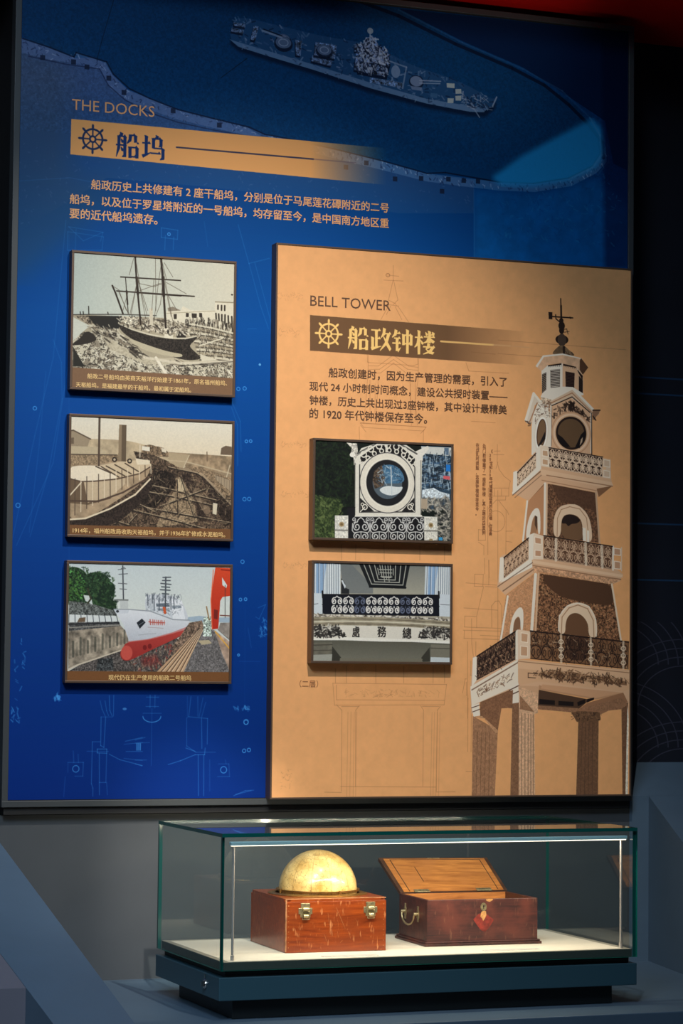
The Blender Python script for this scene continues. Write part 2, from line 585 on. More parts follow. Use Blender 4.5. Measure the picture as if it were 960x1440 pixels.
    for t, al in (("124,632 141,1587", .1), ("-10,515 124,496 197,504", .25), ("121,625 208,631 205,663 121,669 121,625", .3), ("123,613 207,620 201,642", .3), ("123,613 159,644 207,620", .3), ("351,599 392,602 391,624 351,622 351,599", .45),
                  ("361,617 360,652", .4), ("382,619 381,650", .4), ("544,577 573,670 625,654", .35), ("588,667 634,819", .3), ("573,670 604,772 625,826", .3), ("458,576 468,637", .2),
                  ("141,618 134,891 95,1174 11,1370", .25), ("116,598 91,926 50,1112 0,1360", .25), ("90,883 111,936 114,1022 84,1196 43,1348", .25), ("74,959 61,1133 41,1338", .2),
                  ("534,1009 556,1055 559,1128", .35), ("533,1022 549,1064 551,1163", .35), ("571,830 594,828", .3), ("576,1739 574,1505", .1), ("607,1504 626,1496 610,1531 601,1526", .4), ("582,1553 591,1600", .25), ("556,1951 595,1942", .5),
                  ("561,1633 614,1633", .2),
                  ("218,1729 223,1749 231,1765", .5), ("230,1729 234,1752 239,1764", .5), ("240,1717 242,1752 248,1765", .6), ("251,1716 251,1765", .5), ("221,1767 249,1767", .4),
                  ("221,1767 221,1834 229,1838 232,1767", .6), ("201,1825 220,1825", .5), ("201,1825 200,1923 204,1933 204,1952", .55), ("213,1842 236,1842 236,1852 213,1851 213,1842", .7), ("188,1847 240,1848", .4),
                  ("218,1852 220,1949", .6), ("236,1853 235,1920 219,1920", .5), ("237,1920 239,1949", .4), ("281,1824 322,1815", .6), ("278,1831 323,1827", .4), ("283,1848 323,1848", .5), ("278,1864 323,1869", .4),
                  ("242,1854 268,1867 323,1881", .6), ("155,1846 157,1874", .4), ("167,1854 168,1874", .4), ("143,1873 180,1873 179,1905 160,1905", .45), ("143,1873 143,1896", .3), ("137,1906 134,1953", .3),
                  ("331,1720 361,1720", .5), ("340,1715 340,1745", .5), ("352,1715 352,1745", .5), ("330,1742 361,1742", .5), ("345,1747 345,1881", .3), ("323,1758 368,1758", .4),
                  ("432,1718 433,1768", .25), ("441,1718 436,1766 483,1770 483,1831", .5), ("458,1718 459,1765", .4), ("471,1721 462,1766", .4), ("478,1731 468,1768", .4), ("468,1770 470,1841", .55), ("431,1768 432,1835 455,1850", .4),
                  ("455,1850 504,1850", .4), ("478,1840 477,1856 453,1856 417,1870 387,1879", .6), ("430,1840 453,1848", .6), ("461,1856 463,1953", .55), ("475,1856 476,1953", .5), ("490,1868 491,1942", .25),
                  ("305,1821 329,1815", .5), ("305,1828 340,1827", .4), ("306,1868 333,1868", .4), ("306,1877 323,1882", .5), ("512,1878 538,1878 540,1908 510,1908", .35), ("529,1868 531,1878", .3), ("551,1954 580,1942 601,1941", .5)):
        A.line(t, 2.0, c, al * .62)
    for x in (15, 28, 40, 52):
        p = S("305,1849")[0]
        A.line([(p[0] + x / 4, p[1] - 20), (p[0] + x / 4, p[1] - 4)], 2, c, .7)
    A.ell("345,1765", 22, 14, c, .5, wd=2, a0=0, a1=180)
    for t, r in (("162,1888", 9), ("525,1892", 9), ("576,1847", 5), ("588,1845", 5), ("580,1778", 7), ("550,977", 5), ("566,975", 5), ("572,1103", 4), ("583,1102", 4), ("569,1243", 5), ("581,1242", 5), ("566,1394", 5), ("562,1485", 4), ("575,1484", 4), ("580,1779", 6), ("559,1618", 3), ("370,613", 4), ("49,1047", 5), ("13,1276", 6), ("118,1721", 4)):
        A.ell(t, r * .85, r * .85, c, .36, wd=2.0)
    A.ell("604,915", 3, 3, (120, 190, 240), .8)
    A.ell("278,1748", 5, 3, (90, 160, 230), .6)
    for t in ("6,1720 16,1720 27,1779 7,1779", "108,1715 119,1715 120,1728 108,1728", "549,1739 588,1742 588,1749 549,1748", "613,1531 629,1530 629,1573 613,1574", "9,1584 42,1583 28,1711 12,1711"):
        A.specks(t, 26, 8, 2.4, [c], 60, 40, .5, 13)
    # title band
    band = S("125,355 961,358 962,450 124,440")
    bb, m = A.mask(band)
    fade = np.interp(np.arange(m.shape[1]), (0, m.shape[1] * .72, m.shape[1] * .96), (1, 1, 0))[None, :]
    A._put(bb, m * fade, (255, 178, 104), .97)
    A.line("386,401 736,401", 4, (64, 62, 84), .95)
    A.line("736,401 848,401", 3, (110, 90, 100), .5)
    wheel(A, S("178,399")[0], 35, (36, 54, 92))
    x, y = S("235,376")[0]
    glyph(A, '船', x, y, 58, 62, (22, 52, 104))
    glyph(A, '坞', x + 64, y, 58, 62, (22, 52, 104))
    return A


# ---- orange panel: line drawings and a cut-out photograph of the bell tower
def art_orange():
    A = Art(965, 1341, 1.25, (238, 172, 112))
    A._mod((0, A.W, 0, A.H), 1.0, .008, 'mid')
    c = (150, 98, 62)

    def L(t, al=.5, wd=1.5):
        A.line(t, wd, c, al)
    for t in ("306,35 306,71 294,122 312,129 316,135", "307,71 319,120 307,132", "281,73 333,72", "290,60 321,61", "295,133 321,135", "295,135 274,172", "319,135 348,173", "300,136 289,158", "312,137 330,168",
              "239,247 240,278 244,278", "372,246 374,276 363,280 243,279", "243,287 269,286 308,257 349,282 375,284", "243,296 272,294 309,268 346,290 374,292", "247,305 275,303 309,277 343,300", "247,322 248,417", "367,316 368,418",
              "261,331 261,416", "354,326 355,419", "224,428 397,431", "224,434 238,450", "393,437 383,447",
              "503,265 511,286 620,286", "517,238 583,240", "511,318 511,378", "519,411 584,412",
              "242,261 242,301 238,358 232,429", "375,262 375,309 367,368 374,427", "269,318 263,428", "353,318 358,428", "223,429 397,431 390,441 232,439 223,429",
              "158,1063 457,1064 451,1114 163,1116 158,1063", "167,1067 168,1103 451,1103", "168,1115 182,1128 183,1323", "227,1117 218,1128 219,1312", "389,1117 396,1127 396,1313", "441,1118 433,1127 432,1325", "181,1312 430,1315", "139,1325 183,1326", "432,1327 482,1327",
              "164,1028 165,1063", "269,1018 270,1062", "193,1022 193,1062", "421,1019 421,1061", "450,1016 452,1061", "343,1020 343,1061", "181,1119 227,1119", "393,1118 438,1118",
              "590,204 948,209", "590,238 787,241", "220,438 221,469", "390,439 390,469", "177,727 177,764", "214,726 214,763", "288,724 289,761", "383,725 383,760", "449,724 449,760",
              "535,1129 536,1278 511,1277", "522,1006 522,1041 542,1050", "502,875 594,879", "507,813 594,817", "523,901 524,963 538,1059", "592,581 596,1129",
              "531,791 554,791 553,821 530,821 531,791", "505,895 537,896 537,923 504,922 505,895", "504,930 503,950 602,952", "537,923 614,924", "513,958 514,1147", "535,958 535,1146", "555,821 537,894", "560,821 604,822", "557,751 558,790", "569,755 569,817", "501,930 614,931", "547,942 614,944", "500,1085 507,1050 511,1050",
              "597,856 605,869 605,917", "578,922 577,869 587,857 597,856", "590,466 590,510 595,528 609,545 626,556 622,574", "592,510 587,526", "582,483 598,482", "580,492 608,491", "566,576 622,574 622,594 566,596 566,576", "583,577 583,595", "602,577 602,594",
              "567,627 588,605 613,604 614,594", "595,606 615,629 615,740", "565,622 566,742", "617,629 622,640", "540,680 559,681 559,706 540,707 540,680", "540,711 555,720 555,742", "615,682 632,681", "615,707 632,709", "570,799 568,755", "510,1058 511,1091", "515,1097 515,1229", "524,1097 524,1229"):
        L(t, .42, 1.4)
    for x in (330, 342, 355, 365, 663, 673, 684, 695):
        p = S("-21,1012")[0]
        A.line([(p[0] + x / 2.9091 * 1.93, p[1] + 120), (p[0] + x / 2.9091 * 1.92, p[1] + 330)], 1.2, c, .3)
    A.ell("588,658", 24, 26, c, .35, wd=1.4)
    A.ell("292,60", 5, 4, c, .5, wd=1.4)
    A.specks("181,1080 219,1078 334,1079 386,1080 438,1080 438,1094 193,1096", 90, 10, 1.5, [c], 10, 60, .25, 5)
    for t in ("5,119 69,118 69,139 5,136", "9,205 60,206 61,228 9,226", "18,481 82,482 82,496 18,495", "20,601 102,602 102,616 20,615", "27,772 85,774 86,788 27,786", "28,1266 55,1270 55,1317 28,1317"):
        A.specks(t, 34, 5, 1.3, [c], 0, 60, .22, 6)
    # title band
    band = S("89,171 672,178 673,264 90,258")
    bb, m = A.mask(band)
    fade = np.interp(np.arange(m.shape[1]), (0, m.shape[1] * .62, m.shape[1] * .99), (1, 1, 0))[None, :]
    A._put(bb, m * fade, (112, 80, 54), .96)
    A.line("435,216 577,217", 4.6, (240, 190, 116), .95)
    A.line("577,217 623,217", 4, (220, 170, 116), .6)
    A.line("623,217 675,218", 3, (210, 160, 116), .35)
    Y = (252, 204, 122)
    wheel(A, S("138,214")[0], 35.5, Y)
    for ch, t in zip('船政钟楼', ("188,191", "248,191", "304,193", "365,193")):
        x, y = S(t)[0]
        glyph(A, ch, x, y, 55, 59, Y)
    # ---------------- bell tower
    W, C, CS, B, BD, K = (240, 226, 204), (224, 178, 138), (176, 124, 88), (128, 88, 60), (92, 62, 44), (46, 32, 26)

    def P(t, col, **k):
        A.poly(t, col, **k)
    # finial and weather vane
    A.line("763,89 765,140", 3, K)
    A.line("764,107 767,209", 5, K)
    A.line("740,136 797,136", 3.4, K)
    P("729,125 740,125 740,143 730,143", K)
    P("788,133 799,136 789,139", K)
    A.line("749,131 750,141 764,151", 3, K)
    A.line("767,168 780,165 784,178", 2, K, a=.7)
    A.line("774,174 787,171", 2, K, a=.6)
    A.ell("766,158", 9, 11, K)
    A.ell("766,170", 7, 9, K)
    A.ell("767,193", 18, 12, K)
    A.ell("767,194", 12, 16, (80, 62, 50))
    A.ell("765,145", 6, 7, K)
    P("739,233 744,223 757,211 761,208 775,208 787,219 801,227 802,233", (118, 92, 66), tex=.12, sm=2)
    P("769,209 776,209 776,233 770,233", (50, 36, 28))
    A.specks("777,218 794,223 801,232 781,233", 40, 8, 2, [K, (150, 120, 90)], 60, 30, .6, 3)
    # lantern
    P("694,264 714,236 769,228 821,237 841,260 826,279 811,269 767,253 731,258 710,276", C, tex=.04)
    P("694,264 714,236 769,228 821,237 825,240 769,232 717,240 699,267", W)
    P("821,237 841,260 826,279 817,267 817,243", BD)
    P("710,276 728,260 767,253 809,264 827,281 827,331 801,317 713,332", W)
    P("769,254 809,265 827,281 827,331 801,317 769,312", C)
    P("728,260 766,253 766,261 729,265", K)
    P("771,254 807,260 808,266 771,261", K)
    for i in range(7):
        p = quad(S("729,265 766,259 766,265 730,271"), (i + .5) / 7, .2)
        A.poly([(p[0] - 2.6, p[1] - 3), (p[0] + 2.6, p[1] - 3), (p[0], p[1] + 5)], W)
        p = quad(S("771,261 807,265 807,269 771,266"), (i + .5) / 7, .2)
        A.poly([(p[0] - 2.6, p[1] - 3), (p[0] + 2.6, p[1] - 3), (p[0], p[1] + 5)], C)
    P("811,267 826,282 825,294 811,270", K)
    for t, n, dk, lt in (("735,272 762,268 762,313 736,317", 11, K, W), ("777,273 803,276 802,313 778,312", 10, (36, 24, 22), (90, 64, 52)), ("712,284 724,278 724,322 712,332", 10, K, (200, 184, 160)), ("815,282 826,294 826,329 815,321", 9, (30, 22, 20), (70, 50, 42))):
        q = S(t)
        A.poly(q, dk)
        for i in range(n):
            A.line([quad(q, .05, (i + .45) / n), quad(q, .95, (i + .45) / n)], 1.9 if lt == W else 1.2, lt, .9)
    # clock storey with gables
    P("713,332 728,320 769,312 798,312 828,327 828,331 741,349 708,341", W)
    P("684,417 689,375 704,354 740,349 794,337 851,374 852,482 684,489", W)
    P("739,361 794,339 852,375 853,482 737,487", C)
    P("689,332 709,351 740,344 740,362 722,359 704,357 692,363 683,411 670,409 666,400 684,349", (226, 206, 180))
    A.line("689,333 707,352 738,348", 6, W)
    A.line("689,334 668,401", 7, W)
    A.line("699,357 677,409", 3, CS)
    P("735,346 796,315 801,317 854,366 875,367 871,380 855,381 796,336 739,359", (222, 190, 156))
    A.line("736,347 797,315 855,366", 6, W)
    A.line("738,355 796,327 853,375", 2.5, CS)
    A.line("739,362 796,337 851,377", 2.5, K)
    P("854,366 875,367 871,377 863,385 861,393 854,392", (150, 110, 82))
    A.line("855,368 875,367", 3, K)
    A.line("855,383 863,393", 3, K)
    P("708,341 738,346 737,391 732,394 730,361 713,356", (214, 188, 158), tex=.15, kind='fine')
    A.specks("713,347 738,349 735,379 722,368", 60, 6, 2, [CS, BD], 60, 60, .7, 6)
    A.specks("689,396 702,360 722,359 729,391 712,389 696,411", 110, 7, 2.2, [BD, (160, 120, 90), (250, 240, 220)], 60, 70, .7, 7)
    A.specks("667,400 684,411 683,423 673,418", 16, 6, 3, [K, BD], 60, 60, .7, 8)
    A.specks("742,391 747,370 794,349 821,366 846,389 845,398 818,381 795,370 765,375 745,391", 240, 11, 3.0, [K, (58, 40, 32)], 40, 60, .85, 9)
    A.specks("788,353 801,352 804,367 786,368", 26, 12, 2.6, [K], 90, 20, .9, 19)
    A.line("851,377 852,482", 3, K, a=.8)
    A.line("849,374 849,476", 2.5, W, a=.8)
    A.line("737,361 737,463", 3, W)
    A.line("740,367 739,463", 1.5, BD, a=.7)
    for r, col in ((168, (200, 150, 112)), (160, C), (150, (236, 200, 164)), (138, (216, 170, 130)), (129, K), (112, (104, 78, 54))):
        A.ell("794,429", r / 3.02, r / 3.08, col, rot=20)
    P("755,432 770,441 792,464 775,464 762,453", (28, 22, 22))
    P("833,420 835,432 818,466 805,465 821,432", (28, 22, 22))
    P("821,444 827,437 825,450 818,460", (190, 160, 130))
    for rx, ry, col in ((62, 145, (236, 220, 196)), (52, 130, (250, 240, 222)), (40, 112, BD), (32, 104, (128, 98, 70))):
        A.ell("711,433", rx / 3.1, ry / 3.05, col, rot=6)
    P("721,428 722,446 707,466 703,464", (40, 34, 32))
    # upper balcony
    P("631,585 635,529 644,531 696,479 708,462 737,468 739,518 882,536 905,488 907,540 911,558 872,588 862,576 732,559 720,559 676,604", C)
    P("634,534 645,529 645,569 633,592", W)
    P("645,569 697,519 708,509 708,526 633,592 631,585", W)
    P("696,479 708,462 711,523 697,534", W)
    P("708,462 738,469 739,519 709,515", (238, 214, 184))
    A.line("633,591 708,530 726,528", 2.5, BD, a=.7)
    A.line("639,597 712,538", 2, BD, a=.5)
    P("708,523 909,549 913,557 902,565 712,538", (232, 190, 150))
    A.line("726,538 911,559", 2.5, (150, 104, 72), a=.8)
    A.line("713,551 866,572", 2, (170, 120, 84), a=.8)
    P("866,567 911,558 872,588", (140, 98, 68))
    P("680,601 720,559 721,568 689,594", BD)
    for t in ("714,475 729,476 730,491 714,489", "714,497 730,499 730,513 714,511", "886,492 903,494 903,511 886,509", "886,519 903,522 903,537 886,536"):
        A.poly(t, (206, 164, 126))
        A.line(S(t) + S(t)[:1], 2, (250, 232, 206))
    P("882,488 905,491 906,541 882,538", (236, 216, 188), a=.45)
    for t, n in (("732,468 883,486 882,537 734,518", 8), ("646,534 696,484 696,521 646,569", 5)):
        q = S(t)
        A.poly(q, (62, 40, 32))
        ironwork(A, q, n, 2.1 if n > 5 else 1.6, (232, 200, 166), .95)
        A.line([q[0], q[1]], 2.5, K)
    # middle storey
    P("672,609 722,559 732,559 862,577 874,705 721,692 661,701", (196, 140, 98))
    P("726,559 862,577 873,704 727,690", (112, 78, 56), tex=.16, kind='fine')
    P("740,560 862,577 866,624 811,611 759,599", (90, 62, 46), a=.8)
    A.specks("726,572 760,613 748,691 727,690", 150, 7, 2, [(190, 140, 100), (60, 40, 30)], 60, 30, .5, 12)
    A.line("722,559 721,692", 6, W)
    A.line("727,559 726,688", 5, (226, 186, 148))
    A.line("673,605 662,704", 5, W)
    A.line("864,577 875,705", 5, (206, 166, 130))
    P("745,691 746,642 760,616 787,608 815,609 842,632 853,667 854,704 827,701 827,653 811,636 787,633 769,641 766,694", (234, 200, 164), sm=2)
    A.line("756,691 757,645 767,623 791,615 819,620 838,642 846,703", 2.2, (170, 124, 90), a=.8)
    P("767,694 767,648 779,635 799,634 817,643 826,668 827,700", (120, 88, 62), sm=2)
    P("770,645 783,634 803,635 823,648 811,657 795,658 787,666 781,657 768,659", (44, 32, 28), sm=2)
    P("827,666 836,668 837,701 828,700", W)
    P("839,673 846,674 846,703 840,703", W)
    P("668,700 676,647 695,619 709,625 710,685 703,689 701,643 694,639 686,654 680,697", W, sm=2)
    P("680,697 686,658 694,640 700,643 701,685", (170, 124, 88), sm=2)
    P("694,640 701,643 701,678 694,664", (90, 66, 50))
    # middle balcony
    P("592,821 601,745 611,740 684,739 718,738 915,764 942,782 932,800 910,808 708,780 691,785 614,841", C)
    P("599,748 610,746 610,800 597,811 597,794", W)
    P("610,798 678,751 686,749 688,770 599,812", W)
    P("677,690 692,684 690,751 677,752", W)
    P("692,684 718,691 718,750 690,750", (238, 212, 182))
    A.line("594,820 689,758 940,788", 2.5, BD, a=.6)
    P("689,752 940,783 941,790 689,760", (236, 196, 156))
    A.line("690,766 935,795", 3, (150, 108, 76), a=.8)
    A.line("608,831 690,776", 3, BD, a=.6)
    P("691,767 932,796 912,808 709,782 691,783", (208, 158, 118), tex=.1, kind='fine')
    for t in ("694,694 712,697 712,712 695,710", "695,727 712,728 712,743 695,742", "916,716 934,718 934,734 916,733", "917,749 934,751 934,769 917,768"):
        A.poly(t, (200, 152, 116))
        A.line(S(t) + S(t)[:1], 2, (250, 230, 204))
    A.line("913,712 913,771", 5, W)
    A.line("937,714 937,773", 3, (230, 200, 166))
    for t, n in (("719,690 911,712 909,770 719,748", 8), ("610,748 677,697 677,750 610,800", 6)):
        q = S(t)
        A.poly(q, (70, 46, 36), .82)
        ironwork(A, q, n, 1.6, (222, 184, 148), .8)
        A.line([q[0], q[1]], 3, K)
    for t in ("753,698 753,751", "835,706 837,760", "881,712 883,766"):
        A.line(t, 7, (240, 220, 190), .75)
    # lower storey
    P("616,841 694,785 708,780 910,808 938,953 682,930 683,987 597,962", (204, 148, 104), tex=.05, kind='fine')
    P("709,785 910,808 936,953 698,929", (122, 84, 58), tex=.28, kind='fine')
    A.specks("709,796 770,844 910,863 933,948 698,929", 900, 7, 2, [(206, 158, 112), (56, 38, 28), (170, 124, 86)], 10, 50, .5, 14)
    P("711,786 910,808 918,864 840,856 770,844 731,820", (88, 60, 42), sm=2)
    A.specks("621,846 691,796 685,925 614,953", 200, 6, 1.6, [(150, 100, 70), (226, 176, 132)], 30, 50, .4, 15)
    A.line("697,788 687,929", 8, W)
    A.line("705,785 698,927", 5, (220, 178, 140))
    A.line("621,844 602,957", 5, W)
    A.line("910,808 937,953", 5, (236, 210, 178))
    P("759,933 761,888 785,861 815,854 847,862 868,895 870,945 845,943 844,905 820,883 795,883 781,901 780,937", (238, 206, 170), sm=2)
    A.line("769,933 771,893 790,870 815,862 842,871 858,900 860,943", 2.4, (166, 120, 86), a=.8)
    A.line("761,928 763,890 785,865 815,857 846,865 865,898 867,940", 2, W)
    P("780,941 781,901 796,883 818,882 840,900 844,945 844,1003 780,999", (112, 78, 54), sm=2)
    P("625,944 631,899 648,872 660,870 665,885 663,930 657,930 655,899 650,892 638,904 635,939", W, sm=2)
    P("635,939 639,904 650,894 656,900 656,928", (140, 100, 72), sm=2)
    # lower balcony and beam
    P("524,1138 521,1070 528,995 538,994 643,930 651,926 685,930 683,987 650,1000 961,1024 961,1074 959,1146 941,1137 943,1081 866,1094 708,1067 705,1089 654,1076 630,1076 548,1107", C)
    P("527,998 538,994 538,1052 525,1070", W)
    P("521,1071 650,1000 651,1062 626,1074 548,1106 525,1116", (240, 224, 200))
    A.line("523,1070 650,1002", 4, W)
    A.line("525,1077 650,1008", 3, (120, 84, 60), a=.8)
    A.specks("533,1090 545,1072 629,1036 644,1045 620,1058 543,1094", 260, 10, 2.2, [(150, 108, 78), (110, 78, 56), (236, 214, 184)], -28, 40, .8, 16)
    P("641,931 649,926 650,1000 642,1002", W)
    P("649,926 684,931 683,998 650,1000", (236, 206, 174))
    for t in ("658,934 677,937 676,958 658,956", "657,967 676,969 676,992 657,991"):
        A.poly(t, (206, 160, 122))
        A.line(S(t) + S(t)[:1], 2, (248, 226, 198))
    P("650,1001 961,1027 961,1047 650,1023", (230, 184, 142))
    P("650,1023 961,1047 961,1072 943,1079 708,1055 651,1065", (222, 174, 132))
    A.line("650,1005 960,1031", 2, (150, 106, 76), a=.8)
    P("703,1036 752,1028 801,1030 851,1039 911,1043 953,1054 953,1063 891,1057 841,1054 771,1048 712,1044", (116, 80, 54), a=.75)
    A.specks("693,1033 752,1025 801,1026 851,1035 911,1040 956,1052 953,1065 891,1061 841,1058 771,1051 712,1046", 420, 14, 2.6, [(84, 58, 40), (210, 166, 124), (110, 76, 52), (60, 42, 32)], 10, 60, .85, 17)
    A.line("703,1036 678,1034 678,1045 698,1046", 2, (84, 58, 40))
    P("708,1064 866,1094 943,1081 943,1087 866,1099 705,1075", (196, 146, 106))
    P("717,1062 941,1081 866,1095 713,1072", (212, 160, 118))
    P("705,1075 841,1098 841,1106 811,1128 705,1115", (84, 60, 44))
    for t in ("709,1098 752,1102 752,1113 709,1111", "762,1103 804,1105 804,1116 762,1114", "814,1106 836,1098 836,1108 816,1116", "841,1098 861,1094 861,1099 841,1107"):
        P(t, (34, 26, 24))
    P("811,1128 841,1108 943,1081 956,1105 931,1114 878,1137 861,1130 826,1132", (158, 112, 80))
    P("548,1107 632,1075 637,1120 603,1122 596,1146 548,1146", (130, 92, 64))
    P("524,1116 545,1109 548,1140 530,1143", W)
    A.line("525,1121 547,1114", 2, BD)
    A.line("528,1131 548,1124", 2, BD)
    P("626,1071 651,1058 655,1076 655,1111 635,1112 636,1089", W)
    A.line("627,1077 653,1065", 2.5, BD)
    A.line("632,1088 654,1079", 2.5, BD)
    P("651,1065 708,1067 705,1120 655,1111", (214, 166, 126))
    for t, n in (("683,929 958,953 957,1022 684,999", 9), ("538,994 642,931 642,1001 538,1053", 7)):
        q = S(t)
        A.poly(q, (66, 44, 34), .62)
        ironwork(A, q, n, 1.7, (40, 28, 24), .9)
        A.specks(q, 120, 9, 1.8, [(214, 178, 140), (40, 28, 24), (190, 150, 112)], 60, 50, .75, 31 + n)
        A.line([q[0], q[1]], 3, K)
    for t in ("768,938 769,1006", "851,945 852,1012", "943,953 943,1020"):
        A.line(t, 6, (240, 214, 180), .7)
        for k in range(3):
            c = quad([S(t)[0]] * 2 + [S(t)[1]] * 2, .5, .25 + k * .27)
            A.ell(c, 6, 5, (240, 214, 180), .8, wd=2)
    # pillars
    for t, col in (("528,1141 596,1176 589,1338 527,1337", (168, 122, 88)), ("530,1143 593,1153 597,1181 589,1183 554,1141", (200, 150, 108)), ("548,1110 637,1076 635,1122 606,1119 596,1176 554,1141", (140, 98, 70)),
                   ("635,1110 656,1107 654,1338 631,1338", (140, 100, 72)), ("653,1067 706,1085 705,1133 696,1136 699,1339 654,1338", (222, 176, 136)), ("656,1090 696,1131 656,1124", (160, 116, 84)),
                   ("818,1128 874,1130 873,1340 812,1340", (118, 84, 60)), ("797,1131 818,1128 877,1130 880,1147 869,1157 813,1155", (112, 80, 56)),
                   ("938,1111 957,1106 951,1341 942,1341", (120, 84, 60)), ("955,1113 959,1147 957,1338 950,1338 953,1196", (240, 226, 200)), ("706,1124 797,1131 818,1128 818,1121 706,1114", (150, 108, 78)), ("818,1123 937,1094 956,1111 937,1123 877,1129", (150, 108, 78))):
        A.poly(t, col, tex=.05, kind='fine')
    for x in (345, 362, 378, 392, 405):
        A.line([quad(S("653,1133 698,1138 699,1337 654,1336"), (x - 330) / 85, v) for v in (0, 1)], 1.6, (120, 84, 60), .8)
    for u in (.15, .35, .55, .75):
        A.line([quad(S("533,1181 588,1183 586,1336 530,1335"), u, v) for v in (0, 1)], 1.6, (110, 78, 56), .7)
        A.line([quad(S("821,1157 869,1157 870,1338 816,1338"), u, v) for v in (0, 1)], 1.5, (80, 56, 42), .6)
    A.specks("525,1148 593,1176 586,1338 527,1337", 300, 6, 1.4, [(110, 78, 54), (200, 150, 110)], 90, 20, .35, 18)
    A.specks("797,1131 883,1130 880,1152 799,1150", 60, 6, 2, [K, (160, 118, 86)], 30, 60, .6, 20)
    return A


